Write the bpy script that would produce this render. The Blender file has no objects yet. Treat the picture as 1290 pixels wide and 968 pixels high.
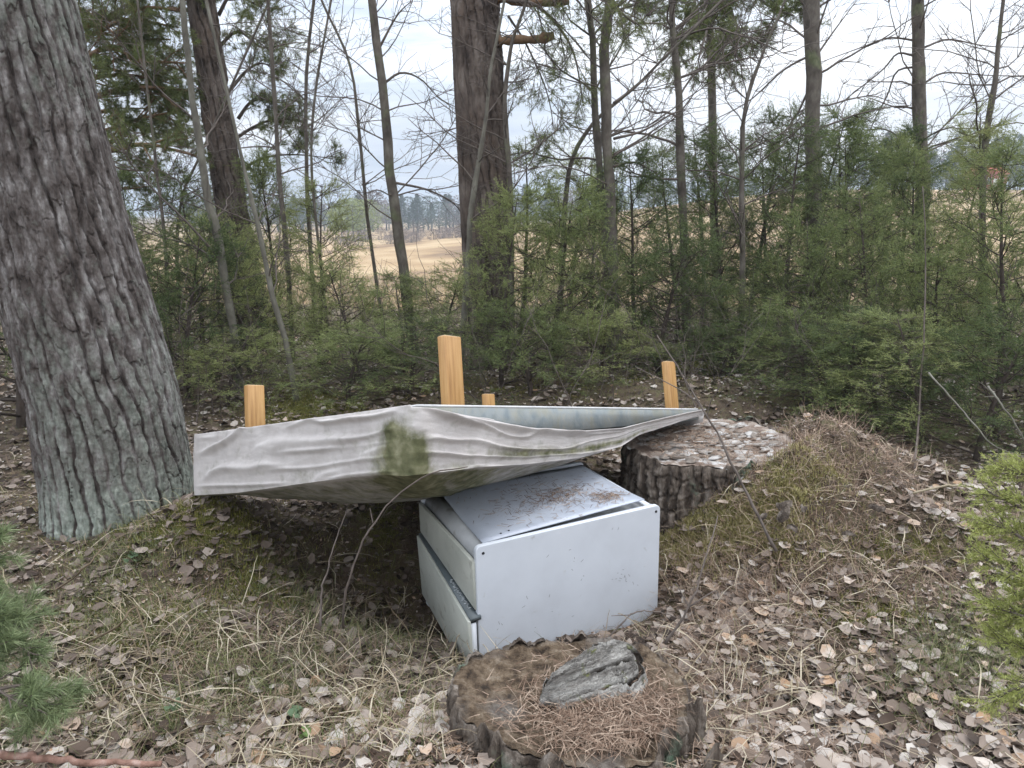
import bpy, math, random
import numpy as np
from mathutils import Vector, Matrix
random.seed(7); RNG = np.random.default_rng(11)
R = math.radians
scene = bpy.context.scene
COL = scene.collection

# ------------------------------------------------------------------ camera, world, sun, exposure
CAMH = 1.55; PITCH = R(13.0); F = 932.0
cam_d = bpy.data.cameras.new('camera'); cam = bpy.data.objects.new('camera', cam_d); COL.objects.link(cam)
cam.location = (0, 0, CAMH); cam.rotation_euler = (R(90) - PITCH, 0, 0)
cam_d.sensor_width = 36; cam_d.lens = 36 * F / 1290; cam_d.clip_start = 0.05; cam_d.clip_end = 4000
cam_d.dof.use_dof = True; cam_d.dof.focus_distance = 2.9; cam_d.dof.aperture_fstop = 13
scene.camera = cam
SUN_EL, SUN_AZ = R(60), R(62)       # azimuth measured clockwise from +Y: ahead of the camera, to the right
w = bpy.data.worlds.new('World'); scene.world = w; w.use_nodes = True
nt = w.node_tree; nt.nodes.clear()
def WN(t, **k):
    n = nt.nodes.new(t)
    for a, b in k.items(): setattr(n, a, b)
    return n
def WL(a, b): nt.links.new(a, b)
out = WN('ShaderNodeOutputWorld'); bg = WN('ShaderNodeBackground'); bg.inputs['Strength'].default_value = 0.10
WL(bg.outputs[0], out.inputs[0])
sky = WN('ShaderNodeTexSky', sky_type='NISHITA', sun_disc=False, sun_elevation=SUN_EL, sun_rotation=SUN_AZ)
tc = WN('ShaderNodeTexCoord'); sep = WN('ShaderNodeSeparateXYZ'); WL(tc.outputs['Generated'], sep.inputs[0])
def WM(op, a, b=None, c=None):
    n = WN('ShaderNodeMath', operation=op)
    for i, v in enumerate((a, b, c)):
        if v is None: continue
        if isinstance(v, (int, float)): n.inputs[i].default_value = v
        else: WL(v, n.inputs[i])
    return n.outputs[0]
zz = WM('MAXIMUM', sep.outputs['Z'], 0.0)
den = WM('ADD', zz, 0.16)
cmb = WN('ShaderNodeCombineXYZ'); WL(WM('DIVIDE', sep.outputs['X'], den), cmb.inputs[0]); WL(WM('DIVIDE', sep.outputs['Y'], den), cmb.inputs[1])
def WNoise(scale, detail, rough, vec, dist=0.0, sx=1, sy=1, rz=0.0, loc=(0, 0, 0)):
    m = WN('ShaderNodeMapping'); m.inputs['Scale'].default_value = (sx, sy, 1); m.inputs['Rotation'].default_value = (0, 0, rz); m.inputs['Location'].default_value = loc
    WL(vec, m.inputs[0])
    n = WN('ShaderNodeTexNoise'); n.inputs['Scale'].default_value = scale; n.inputs['Detail'].default_value = detail
    n.inputs['Roughness'].default_value = rough; n.inputs['Distortion'].default_value = dist
    WL(m.outputs[0], n.inputs['Vector']); return n.outputs['Fac']
def WRamp(fac, stops):
    r = WN('ShaderNodeValToRGB'); cr = r.color_ramp
    while len(cr.elements) < len(stops): cr.elements.new(0.5)
    for e, (p, c) in zip(cr.elements, stops): e.position = p; e.color = (*c, 1)
    WL(fac, r.inputs[0]); return r.outputs[0]
n1 = WNoise(0.42, 6, 0.58, cmb.outputs[0], 0.4, 0.8, 1.5, 0.15, (3.1, 1.3, 0))
cloudcol = WRamp(n1, [(0.32, (5.3, 6.2, 7.5)), (0.44, (6.9, 7.6, 8.7)), (0.53, (8.8, 9.2, 9.8)), (0.64, (10.2, 10.3, 10.5))])
n2 = WNoise(0.9, 5, 0.6, cmb.outputs[0], 0.3, 0.7, 1.8, -0.1, (7, 2, 0))
gap = WRamp(n2, [(0.28, (0.55,) * 3), (0.46, (0.0,) * 3)])
mx = WN('ShaderNodeMixRGB'); WL(gap, mx.inputs[0]); WL(cloudcol, mx.inputs[1]); WL(sky.outputs[0], mx.inputs[2])
# an overcast sky is brighter overhead than at the horizon
lum = WM('MULTIPLY_ADD', zz, 2.4, .88)
vm = WN('ShaderNodeVectorMath', operation='SCALE'); WL(mx.outputs[0], vm.inputs[0]); WL(lum, vm.inputs['Scale'])
WL(vm.outputs[0], bg.inputs['Color'])
sd = bpy.data.lights.new('sun', 'SUN'); sd.energy = 1.0; sd.angle = R(16); sd.color = (1.0, 0.96, 0.9)
sun = bpy.data.objects.new('sun', sd); COL.objects.link(sun)
sdir = Vector((math.sin(SUN_AZ) * math.cos(SUN_EL), math.cos(SUN_AZ) * math.cos(SUN_EL), math.sin(SUN_EL)))
sun.rotation_euler = sdir.to_track_quat('Z', 'Y').to_euler()
vs = scene.view_settings; vs.view_transform = 'Standard'; vs.look = 'None'; vs.exposure = 0.08; vs.gamma = 1.0
scene.cycles.max_bounces = 6; scene.cycles.transparent_max_bounces = 4

# ------------------------------------------------------------------ projection helpers: photograph pixel + distance -> place
FW = np.array([0, math.cos(PITCH), -math.sin(PITCH)]); UP = np.array([0, math.sin(PITCH), math.cos(PITCH)]); RT = np.array([1., 0, 0])
CP = np.array([0, 0, CAMH])
def ray(px, py): return RT * (px - 645) / F + UP * (484 - py) / F + FW
def P(px, py, d): return CP + ray(px, py) * d
def PY(px, py, Y):
    r = ray(px, py); return CP + r * (Y / r[1])
def proj(p):
    p = np.asarray(p) - CP; d = p @ FW
    return 645 + F * (p @ RT) / d, 484 - F * (p @ UP) / d, d

# ------------------------------------------------------------------ noise
def _h(ix, iy, iz, s):
    n = (ix.astype(np.int64) * 374761393 + iy.astype(np.int64) * 668265263 + iz.astype(np.int64) * 2147483647 + s * 974634777) & 0xffffffff
    n = ((n ^ (n >> 13)) * 1274126177) & 0xffffffff
    n = ((n ^ (n >> 16)) * 2246822519) & 0xffffffff
    return ((n ^ (n >> 15)) & 0xffffff) / float(0xffffff)
def vn2(x, y, s=0):
    x = np.asarray(x, float); y = np.asarray(y, float)
    ix = np.floor(x); iy = np.floor(y); fx = x - ix; fy = y - iy
    fx = fx * fx * (3 - 2 * fx); fy = fy * fy * (3 - 2 * fy); z = np.zeros_like(ix)
    a = _h(ix, iy, z, s); b = _h(ix + 1, iy, z, s); c = _h(ix, iy + 1, z, s); d = _h(ix + 1, iy + 1, z, s)
    return (a * (1 - fx) + b * fx) * (1 - fy) + (c * (1 - fx) + d * fx) * fy
def fbm(x, y, o=4, s=0, g=0.5):
    t = 0; a = 1; n = 0
    for i in range(o): t = t + a * vn2(x * 2 ** i + 17.3 * i, y * 2 ** i + 9.1 * i, s + i); n += a; a *= g
    return t / n * 2 - 1
def worley(x, y, s=0):
    ix = np.floor(x); iy = np.floor(y); f1 = np.full(np.shape(x), 9.); f2 = f1.copy(); idv = np.zeros(np.shape(x))
    for dx in (-1, 0, 1):
        for dy in (-1, 0, 1):
            cx = ix + dx; cy = iy + dy; z = np.zeros_like(cx)
            px = cx + _h(cx, cy, z, s); py = cy + _h(cx, cy, z + 1, s); d = np.hypot(px - x, py - y)
            m = d < f1; f2 = np.where(m, f1, np.minimum(f2, d)); idv = np.where(m, _h(cx, cy, z + 2, s), idv); f1 = np.where(m, d, f1)
    return f1, f2, idv
def sm(a, b, x):
    t = np.clip((np.asarray(x, float) - a) / (b - a), 0, 1); return t * t * (3 - 2 * t)
def gs(x, y, cx, cy, sx, sy): return np.exp(-(((x - cx) / sx) ** 2 + ((y - cy) / sy) ** 2))

# ------------------------------------------------------------------ terrain height
def H(x, y):
    x = np.asarray(x, float); y = np.asarray(y, float)
    near = 1 - sm(8, 14, y)
    h = 0.10 * fbm(x * .7 + 3, y * .7, 3, 1) * near + 0.035 * fbm(x * 3.2, y * 3.2, 3, 5) * near
    h = h + 0.37 * gs(x, y, 1.50, 3.72, .52, .60) + 0.14 * gs(x, y, 1.15, 3.2, .4, .4) - .17 * gs(x, y, .58, 2.80, .34, .26) + .12 * gs(x, y, 2.3, 3.6, .8, .9)
    h = h + gs(x, y, 1.6, 3.45, .75, .75) * (.17 * fbm(x * 4.5, y * 4.5, 5, 57, .65) - .03 - .05 * sm(.25, .05, worley(x * 4, y * 4, 12)[0])) + 0.05 * gs(x, y, -1.95, 3.35, .75, .7) - .05 * gs(x, y, -1.9, 2.9, .5, .4) - 0.46 * gs(x, y, -.35, 3.22, .70, .46) + .25 * gs(x, y, -1.38, 3.22, .36, .34) - 0.06 * gs(x, y, .1, 2.5, .6, .35)
    h = h + 0.13 * sm(4.3, 6.0, y) + .22 * gs(x, y, 1.55, 5.6, .9, .5) + 0.15 * gs(x, y, .15, 1.72, .52, .34) + .08 * gs(x, y, -.25, 1.8, .25, .3) + .16 * gs(x, y, 1.32, 3.25, .30, .32) + .05 * gs(x, y, 1.3, 3.4, .9, .7) * fbm(x * 6, y * 6, 3, 55)
    h = h - 3.9 * sm(9.0, 60.0, y) + 9.6 * sm(-40, 60, x - (y - 90) * .12) * sm(45, 150, y) + .4 * fbm(x * .02, y * .02, 3, 9) * sm(30, 80, y)
    h = np.minimum(h, .33 + 1.6 * np.maximum(0, np.hypot((x - 1.03) / .41, (y - 3.68) / .43) - .93) * .42 + 50 * (y > 12))
    return h
def HZ(x, y): return float(H(np.array([x]), np.array([y]))[0])
def G(px, py, it=8):
    z = 0.0
    for _ in range(it):
        r = ray(px, py); t = (z - CAMH) / r[2]; p = CP + r * t; z = HZ(p[0], p[1])
    return p

# ------------------------------------------------------------------ mesh helpers
def mesh_np(name, V, Fc, smooth=False):
    """V (n,3); Fc a list of int arrays (m,3) or (m,4)"""
    me = bpy.data.meshes.new(name)
    if isinstance(Fc, np.ndarray): Fc = [Fc]
    Fc = [f for f in Fc if len(f)]
    me.vertices.add(len(V)); me.vertices.foreach_set('co', np.ascontiguousarray(V, np.float32).ravel())
    nl = sum(f.size for f in Fc); nf = sum(len(f) for f in Fc)
    me.loops.add(nl); me.polygons.add(nf)
    me.loops.foreach_set('vertex_index', np.concatenate([f.ravel() for f in Fc]).astype(np.int32))
    tot = np.concatenate([np.full(len(f), f.shape[1]) for f in Fc]); st = np.concatenate([[0], np.cumsum(tot)[:-1]])
    me.polygons.foreach_set('loop_start', st.astype(np.int32)); me.polygons.foreach_set('loop_total', tot.astype(np.int32))
    if smooth: me.polygons.foreach_set('use_smooth', np.ones(nf, bool))
    me.update(calc_edges=True); return me
class MB:
    def __init__(s): s.v = []; s.q = []; s.t = []; s.n = 0
    def add(s, V, Q=None, T=None):
        V = np.asarray(V, float).reshape(-1, 3); s.v.append(V)
        if Q is not None and len(Q): s.q.append(np.asarray(Q, int).reshape(-1, 4) + s.n)
        if T is not None and len(T): s.t.append(np.asarray(T, int).reshape(-1, 3) + s.n)
        s.n += len(V); return s
    def mesh(s, name, smooth=False, origin=None):
        V = np.concatenate(s.v)
        if origin is not None: V = V - np.asarray(origin)
        fl = []
        if s.q: fl.append(np.concatenate(s.q))
        if s.t: fl.append(np.concatenate(s.t))
        return mesh_np(name, V, fl, smooth)
    def tube(s, pts, rad, k=6, cap=True):
        pts = np.asarray(pts, float); rad = np.broadcast_to(np.asarray(rad, float), (len(pts),))
        tg = np.gradient(pts, axis=0); tg /= np.linalg.norm(tg, axis=1)[:, None] + 1e-9
        ref = np.array([0, 0, 1.]) if abs(tg[0][2]) < .9 else np.array([1., 0, 0])
        n = np.cross(tg, ref); n /= np.linalg.norm(n, axis=1)[:, None] + 1e-9; b = np.cross(tg, n)
        a = np.arange(k) * 2 * math.pi / k
        V = pts[:, None] + rad[:, None, None] * (np.cos(a)[None, :, None] * n[:, None] + np.sin(a)[None, :, None] * b[:, None])
        m = len(pts); i = np.arange(m - 1)[:, None] * k; j = np.arange(k)[None]; j2 = (j + 1) % k
        Q = np.stack([i + j, i + j2, i + k + j2, i + k + j], -1).reshape(-1, 4)
        V = V.reshape(-1, 3); T = []
        if cap:
            V = np.concatenate([V, pts[[0]], pts[[-1]]])
            for jj in range(k): T.append((m * k, (jj + 1) % k, jj)); T.append((m * k + 1, (m - 1) * k + jj, (m - 1) * k + (jj + 1) % k))
        return s.add(V, Q, T)
    def box(s, c, sz, M=None):
        V = np.array([(x, y, z) for x in (-.5, .5) for y in (-.5, .5) for z in (-.5, .5)]) * np.asarray(sz) + np.asarray(c)
        if M is not None: V = V @ np.asarray(M).T
        return s.add(V, [(0, 1, 3, 2), (4, 6, 7, 5), (0, 4, 5, 1), (2, 3, 7, 6), (0, 2, 6, 4), (1, 5, 7, 3)])
def link(name, me, mat=None, parent=None, loc=None, smooth=None):
    o = bpy.data.objects.new(name, me); COL.objects.link(o)
    if mat is not None and me is not None and not me.materials: me.materials.append(mat)
    if parent is not None: o.parent = parent
    if loc is not None: o.location = loc
    return o
def tag(o, label=None, cat=None, group=None, kind=None):
    if label: o['label'] = label
    if cat: o['category'] = cat
    if group: o['group'] = group
    if kind: o['kind'] = kind
    return o
def thing(name, label, cat, loc=(0, 0, 0), rot=(0, 0, 0), group=None):
    o = bpy.data.objects.new(name, None); COL.objects.link(o); o.location = loc; o.rotation_euler = rot
    o.empty_display_size = .1
    return tag(o, label, cat, group)
def dup(root, loc, rotz, scale, label, group=None):
    r = root.copy(); COL.objects.link(r); r.location = loc; r.rotation_euler = (0, 0, rotz); r.scale = scale
    r['label'] = label
    if group: r['group'] = group
    for ch in list(root.children):
        c = ch.copy(); COL.objects.link(c); c.parent = r
        for g in ch.children:
            d = g.copy(); COL.objects.link(d); d.parent = c
    return r
def bevel(o, wd, seg=2):
    m = o.modifiers.new('bevel', 'BEVEL'); m.width = wd; m.segments = seg; m.limit_method = 'ANGLE'; return o
def spline(pts, n):
    """Catmull-Rom through pts, n samples"""
    p = np.asarray(pts, float); p = np.concatenate([[2 * p[0] - p[1]], p, [2 * p[-1] - p[-2]]]); k = len(p) - 3
    t = np.linspace(0, k - 1e-6, n); i = t.astype(int); u = (t - i)[:, None]
    a, b, c, d = p[i], p[i + 1], p[i + 2], p[i + 3]
    return .5 * (2 * b + (c - a) * u + (2 * a - 5 * b + 4 * c - d) * u ** 2 + (3 * b - a - 3 * c + d) * u ** 3)
def norm(v): v = np.asarray(v, float); return v / (np.linalg.norm(v, axis=-1, keepdims=True) + 1e-12)
def blades(base, az, L, W, e0, curl, nseg=4, wig=0.0):
    """curved ribbons: grass, needles, straw"""
    N = len(base); L = np.broadcast_to(L, N); W = np.broadcast_to(W, N); e = np.broadcast_to(e0, N).astype(float).copy()
    az = az.copy(); curl = np.broadcast_to(curl, N); p = base.copy(); rows = []
    for i in range(nseg + 1):
        t = i / nseg; side = np.stack([-np.sin(az), np.cos(az), np.zeros(N)], 1)
        ww = (W * (1 - .75 * t))[:, None] * .5
        tw = side + np.array([0, 0, .35]) * np.sign(np.sin(az * 7))[:, None]
        rows.append(np.stack([p - tw * ww, p + tw * ww], 1))
        d = np.stack([np.cos(az) * np.cos(e), np.sin(az) * np.cos(e), np.sin(e)], 1)
        p = p + d * (L / nseg)[:, None]; e = e - curl / nseg
        if wig: az = az + RNG.normal(0, wig, N)
    V = np.stack(rows, 1).reshape(-1, 3); b = np.arange(N)[:, None] * (2 * (nseg + 1)); j = np.arange(nseg)[None] * 2
    Q = np.stack([b + j, b + j + 1, b + j + 3, b + j + 2], -1).reshape(-1, 4)
    return V, Q
def rots(N, tilt, rng=RNG):
    """random rotation matrices: spin about z then tilt"""
    a = rng.uniform(0, 2 * math.pi, N); t = np.abs(rng.normal(0, tilt, N)); b = rng.uniform(0, 2 * math.pi, N)
    def Rz(a): c, s = np.cos(a), np.sin(a); z = np.zeros_like(a); o = z + 1; return np.stack([np.stack([c, -s, z], -1), np.stack([s, c, z], -1), np.stack([z, z, o], -1)], -2)
    def Rx(a): c, s = np.cos(a), np.sin(a); z = np.zeros_like(a); o = z + 1; return np.stack([np.stack([o, z, z], -1), np.stack([z, c, -s], -1), np.stack([z, s, c], -1)], -2)
    return Rz(b) @ Rx(t) @ Rz(a)

# ------------------------------------------------------------------ materials
def mat(name, stops, scale=8, stretch=(1, 1, 1), detail=6, rough=.85, bump=.3, bscale=None, bstretch=None, bdist=.01,
        rnd=0.0, attr=None, stops2=None, spec=.3, mask=None, coord='Object', trans=0.0, extra=None, soft=.15, scale2=None, rmode=0):
    m = bpy.data.materials.new(name); m.use_nodes = True; t = m.node_tree; N = t.nodes; Lk = t.links
    b = N['Principled BSDF']; b.inputs['Roughness'].default_value = rough; b.inputs['Specular IOR Level'].default_value = spec
    tc = N.new('ShaderNodeTexCoord'); mp = N.new('ShaderNodeMapping'); mp.inputs['Scale'].default_value = stretch
    Lk.new(tc.outputs[coord], mp.inputs[0])
    no = N.new('ShaderNodeTexNoise'); no.inputs['Scale'].default_value = scale; no.inputs['Detail'].default_value = detail; no.inputs['Roughness'].default_value = .62
    Lk.new(mp.outputs[0], no.inputs['Vector']); fac = no.outputs['Fac']
    def math_(op, a, bb):
        n = N.new('ShaderNodeMath'); n.operation = op
        for i, v in enumerate((a, bb)):
            if isinstance(v, (int, float)): n.inputs[i].default_value = v
            else: Lk.new(v, n.inputs[i])
        return n.outputs[0]
    if rnd:
        ge = N.new('ShaderNodeNewGeometry'); oi = N.new('ShaderNodeObjectInfo')
        r = math_('FRACT', math_('ADD', ge.outputs['Random Per Island'], oi.outputs['Random']), 0)
        if rmode: r = math_('ADD', math_('MULTIPLY', ge.outputs['Random Per Island'], .45), math_('MULTIPLY', oi.outputs['Random'], .55))
        fac = math_('ADD', math_('MULTIPLY', fac, 1 - rnd), math_('MULTIPLY', r, rnd))
    def ramp(f, st):
        r = N.new('ShaderNodeValToRGB'); cr = r.color_ramp
        while len(cr.elements) < len(st): cr.elements.new(.5)
        for e, (p, c) in zip(cr.elements, st): e.position = p; e.color = (*c, 1)
        Lk.new(f, r.inputs[0]); return r.outputs[0]
    c = ramp(fac, stops)
    if stops2:      # second layer, through a vertex attribute (attr) or a noise mask (mask = scale, lo, hi)
        n2 = N.new('ShaderNodeTexNoise'); n2.inputs['Scale'].default_value = scale2 or scale * 2.3; n2.inputs['Detail'].default_value = 6
        Lk.new(mp.outputs[0], n2.inputs['Vector']); c2 = ramp(n2.outputs['Fac'], stops2)
        mix = N.new('ShaderNodeMixRGB')
        if attr:
            at = N.new('ShaderNodeAttribute'); at.attribute_name = attr
            n3 = N.new('ShaderNodeTexNoise'); n3.inputs['Scale'].default_value = (mask or (14,))[0]; n3.inputs['Detail'].default_value = 7; n3.inputs['Roughness'].default_value = .65
            Lk.new(tc.outputs[coord], n3.inputs['Vector'])
            f = math_('ADD', at.outputs['Fac'], math_('MULTIPLY', math_('SUBTRACT', n3.outputs['Fac'], .5), 1.3))
            rr = N.new('ShaderNodeMapRange'); rr.inputs['From Min'].default_value = .5 - soft; rr.inputs['From Max'].default_value = .5 + soft; Lk.new(f, rr.inputs[0]); Lk.new(rr.outputs[0], mix.inputs[0])
        else:
            n3 = N.new('ShaderNodeTexNoise'); n3.inputs['Scale'].default_value = mask[0]; n3.inputs['Detail'].default_value = 6
            Lk.new(tc.outputs[coord], n3.inputs['Vector'])
            rr = N.new('ShaderNodeMapRange'); rr.inputs['From Min'].default_value = mask[1]; rr.inputs['From Max'].default_value = mask[2]; Lk.new(n3.outputs['Fac'], rr.inputs[0]); Lk.new(rr.outputs[0], mix.inputs[0])
        Lk.new(c, mix.inputs[1]); Lk.new(c2, mix.inputs[2]); c = mix.outputs[0]
    Lk.new(c, b.inputs['Base Color'])
    if bump:
        mb = N.new('ShaderNodeMapping'); mb.inputs['Scale'].default_value = bstretch or stretch; Lk.new(tc.outputs[coord], mb.inputs[0])
        nb = N.new('ShaderNodeTexNoise'); nb.inputs['Scale'].default_value = bscale or scale * 3; nb.inputs['Detail'].default_value = 8; nb.inputs['Roughness'].default_value = .65
        Lk.new(mb.outputs[0], nb.inputs['Vector'])
        bu = N.new('ShaderNodeBump'); bu.inputs['Strength'].default_value = bump; bu.inputs['Distance'].default_value = bdist
        Lk.new(nb.outputs['Fac'], bu.inputs['Height']); Lk.new(bu.outputs[0], b.inputs['Normal'])
    if trans:
        tr = N.new('ShaderNodeBsdfTranslucent'); Lk.new(c, tr.inputs[0]); ms = N.new('ShaderNodeMixShader'); ms.inputs[0].default_value = trans
        o = N['Material Output']; Lk.new(b.outputs[0], ms.inputs[1]); Lk.new(tr.outputs[0], ms.inputs[2]); Lk.new(ms.outputs[0], o.inputs[0])
    if extra: extra(m, N, Lk, b)
    return m
def add_layer(m, attr, stops, scale, nscale=10, amt=.9, soft=.2):
    t = m.node_tree; N = t.nodes; Lk = t.links; b = N['Principled BSDF']; src = b.inputs['Base Color'].links[0].from_socket
    tc = N.new('ShaderNodeTexCoord'); n = N.new('ShaderNodeTexNoise'); n.inputs['Scale'].default_value = scale; n.inputs['Detail'].default_value = 6; Lk.new(tc.outputs['Object'], n.inputs['Vector'])
    r = N.new('ShaderNodeValToRGB'); cr = r.color_ramp
    while len(cr.elements) < len(stops): cr.elements.new(.5)
    for e, (p, c) in zip(cr.elements, stops): e.position = p; e.color = (*c, 1)
    Lk.new(n.outputs['Fac'], r.inputs[0]); at = N.new('ShaderNodeAttribute'); at.attribute_name = attr
    n3 = N.new('ShaderNodeTexNoise'); n3.inputs['Scale'].default_value = nscale; n3.inputs['Detail'].default_value = 7; Lk.new(tc.outputs['Object'], n3.inputs['Vector'])
    ma = N.new('ShaderNodeMath'); ma.operation = 'MULTIPLY_ADD'; Lk.new(n3.outputs['Fac'], ma.inputs[0]); ma.inputs[1].default_value = amt; Lk.new(at.outputs['Fac'], ma.inputs[2])
    rr = N.new('ShaderNodeMapRange'); rr.inputs['From Min'].default_value = .5 + amt / 2 - soft; rr.inputs['From Max'].default_value = .5 + amt / 2 + soft; Lk.new(ma.outputs[0], rr.inputs[0])
    mx = N.new('ShaderNodeMixRGB'); Lk.new(rr.outputs[0], mx.inputs[0]); Lk.new(src, mx.inputs[1]); Lk.new(r.outputs[0], mx.inputs[2]); Lk.new(mx.outputs[0], b.inputs['Base Color'])
M = {}
M['ground'] = mat('forest_soil', [(.25, (.05, .038, .027)), (.5, (.135, .10, .070)), (.62, (.14, .125, .065)), (.75, (.24, .195, .145))], 14, bump=1.0, bscale=60, bdist=.03, rough=.95,
                  attr='field', stops2=[(.36, (.21, .135, .075)), (.5, (.36, .245, .13)), (.66, (.46, .34, .20))], mask=(.35,), scale2=.12)
add_layer(M['ground'], 'mossy', [(.3, (.085, .085, .022)), (.5, (.16, .155, .045)), (.7, (.27, .25, .10))], 35, 12, 1.0)
M['bark_big'] = mat('pine_bark_grey', [(.34, (.030, .023, .020)), (.46, (.078, .064, .058)), (.57, (.14, .124, .118)), (.70, (.30, .285, .275))], 24, (1, 1, .35), rough=.92, bump=.7, bscale=55, bstretch=(1, 1, .5), bdist=.012,
                    attr='lichen', stops2=[(.3, (.12, .135, .115)), (.5, (.23, .255, .22)), (.7, (.36, .385, .34))], mask=(17,), soft=.3)
M['bark_pine'] = mat('pine_bark_brown', [(.34, (.035, .026, .022)), (.48, (.095, .074, .063)), (.6, (.16, .13, .112)), (.72, (.24, .205, .18))], 9, (1, 1, .4), rough=.92, bump=.7, bscale=40, bstretch=(1, 1, .3), bdist=.015,
                     stops2=[(.4, (.075, .055, .045)), (.6, (.13, .095, .075))], mask=(2.5, .52, .66))
M['bark_thin'] = mat('grey_bark', [(.3, (.060, .050, .042)), (.5, (.115, .098, .082)), (.72, (.19, .17, .145))], 12, (1, 1, .6), bump=.5, bscale=50, bdist=.006,
                     stops2=[(.4, (.10, .11, .06)), (.6, (.16, .17, .10))], mask=(4, .55, .68))
M['bark_pale'] = mat('pale_grey_bark', [(.3, (.08, .072, .06)), (.5, (.14, .13, .105)), (.72, (.23, .22, .185))], 10, (1, 1, .6), bump=.4, bscale=50, bdist=.005)
M['twig'] = mat('twig_bark', [(.3, (.07, .055, .047)), (.6, (.14, .115, .10))], 20, bump=0)
M['twig_dark'] = mat('dark_twig', [(.3, (.035, .027, .022)), (.6, (.075, .058, .048))], 20, bump=0)
M['bough'] = mat('orange_bough_bark', [(.3, (.12, .075, .045)), (.55, (.24, .15, .09)), (.75, (.30, .21, .14))], 14, bump=.4, bscale=60)
M['redbark'] = mat('reddish_branch', [(.3, (.12, .065, .045)), (.55, (.26, .15, .115)), (.75, (.42, .31, .27))], 26, bump=.6, bscale=80)
M['juniper'] = mat('juniper_needles', [(.24, (.045, .072, .030)), (.40, (.13, .17, .065)), (.58, (.25, .29, .11)), (.80, (.46, .46, .20))], 2.2, rnd=.6, rmode=1, bump=0, rough=.6, trans=.4)
M['juniper_yellow'] = mat('juniper_needles_yellow', [(.2, (.24, .28, .075)), (.5, (.40, .43, .14)), (.85, (.60, .60, .26))], 5, rnd=.5, bump=0, rough=.6, trans=.3)  # yellower needle colour of the foreground sprays
M['pine_n'] = mat('pine_needles', [(.2, (.075, .09, .03)), (.5, (.145, .18, .065)), (.8, (.29, .31, .12))], 2.5, rnd=.45, bump=0, rough=.6, trans=.25)
M['pine_near'] = mat('pine_needles_near', [(.2, (.10, .14, .065)), (.5, (.20, .25, .12)), (.85, (.36, .41, .22))], 8, rnd=.5, bump=0, rough=.5, trans=.2)
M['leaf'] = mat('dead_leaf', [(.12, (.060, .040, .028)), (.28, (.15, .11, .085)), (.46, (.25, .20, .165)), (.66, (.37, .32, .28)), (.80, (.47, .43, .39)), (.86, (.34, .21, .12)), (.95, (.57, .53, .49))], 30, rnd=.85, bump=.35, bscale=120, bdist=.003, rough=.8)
M['leaf_dark'] = mat('dark_old_leaf', [(.12, (.035, .024, .018)), (.4, (.095, .070, .054)), (.7, (.19, .15, .125)), (.95, (.33, .28, .24))], 30, rnd=.85, bump=.35, bscale=120, bdist=.003, rough=.8)
M['straw'] = mat('dry_grass', [(.2, (.16, .12, .075)), (.5, (.33, .27, .18)), (.8, (.50, .44, .33))], 6, rnd=.8, bump=0, rough=.7, trans=.15)
M['grass'] = mat('green_grass', [(.2, (.06, .075, .025)), (.5, (.13, .15, .055)), (.85, (.24, .24, .11))], 6, rnd=.8, bump=0, rough=.6, trans=.2)
M['needle'] = mat('dry_needles', [(.2, (.11, .065, .042)), (.5, (.23, .155, .11)), (.85, (.38, .29, .22))], 9, rnd=.8, bump=0, rough=.7)
M['moss'] = mat('moss', [(.2, (.06, .065, .014)), (.5, (.155, .155, .034)), (.85, (.30, .28, .08))], 7, rnd=.6, bump=0, rough=.8, trans=.15)
M['moss_pale'] = mat('pale_moss', [(.2, (.16, .14, .05)), (.5, (.31, .275, .11)), (.85, (.46, .42, .21))], 7, rnd=.6, bump=0, rough=.8, trans=.15)

# ------------------------------------------------------------------ the ground, one sheet to the horizon
def axis(lo, hi, step, far, grow):
    a = [x for x in np.arange(lo, hi + 1e-6, step)]; s = step; r = []; x = hi
    while x < far: s *= grow; x += s; r.append(x)
    return a, r
ax, rx = axis(-3.6, 3.9, .03, 1500, 1.12)
xs = np.array([-(v - 3.9) - 3.6 for v in rx][::-1] + ax + rx)
ay, ry = axis(.6, 7.0, .03, 2500, 1.07)
ys = np.array([-60, -20, -6, -2, -.5, .3] + ay + ry)
X, Y = np.meshgrid(xs, ys); Z = H(X, Y); ny, nx = X.shape
i = np.arange(ny - 1)[:, None] * nx; j = np.arange(nx - 1)[None]
Q = np.stack([i + j, i + j + 1, i + nx + j + 1, i + nx + j], -1).reshape(-1, 4)
me = mesh_np('ground', np.stack([X, Y, Z], -1).reshape(-1, 3), Q, True)
at = me.attributes.new('field', 'FLOAT', 'POINT'); at.data.foreach_set('value', (sm(9.5, 14, Y + .6 * fbm(X * .5, Y * .5, 3, 3)) * 1.6 - .3).ravel().astype(np.float32))
gx, gy, gd = proj(np.stack([X, Y, Z], -1).reshape(-1, 3)); gd = np.maximum(gd, .1); my = np.zeros(len(gx))
for (a_, b_, c_, d_, e_) in [(915, 650, 60, 42, .75), (985, 605, 60, 35, .7), (860, 690, 45, 32, .6), (950, 700, 70, 30, .5), (490, 900, 60, 16, .8), (230, 668, 95, 30, .75), (480, 650, 40, 60, .6), (880, 462, 95, 14, .8), (395, 515, 75, 20, .75), (1150, 690, 80, 22, .6), (1080, 775, 55, 18, .6), (170, 810, 130, 60, .5), (320, 900, 90, 30, .45), (350, 720, 60, 30, .5), (1200, 850, 80, 50, .45)]: my = np.maximum(my, e_ * gs(gx, gy, a_, b_, c_, d_))
my[(Y.ravel() < 1) | (Y.ravel() > 9)] = 0
at = me.attributes.new('mossy', 'FLOAT', 'POINT'); at.data.foreach_set('value', my.astype(np.float32))
ground = tag(link('ground', me, M['ground']), kind='structure')

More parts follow.
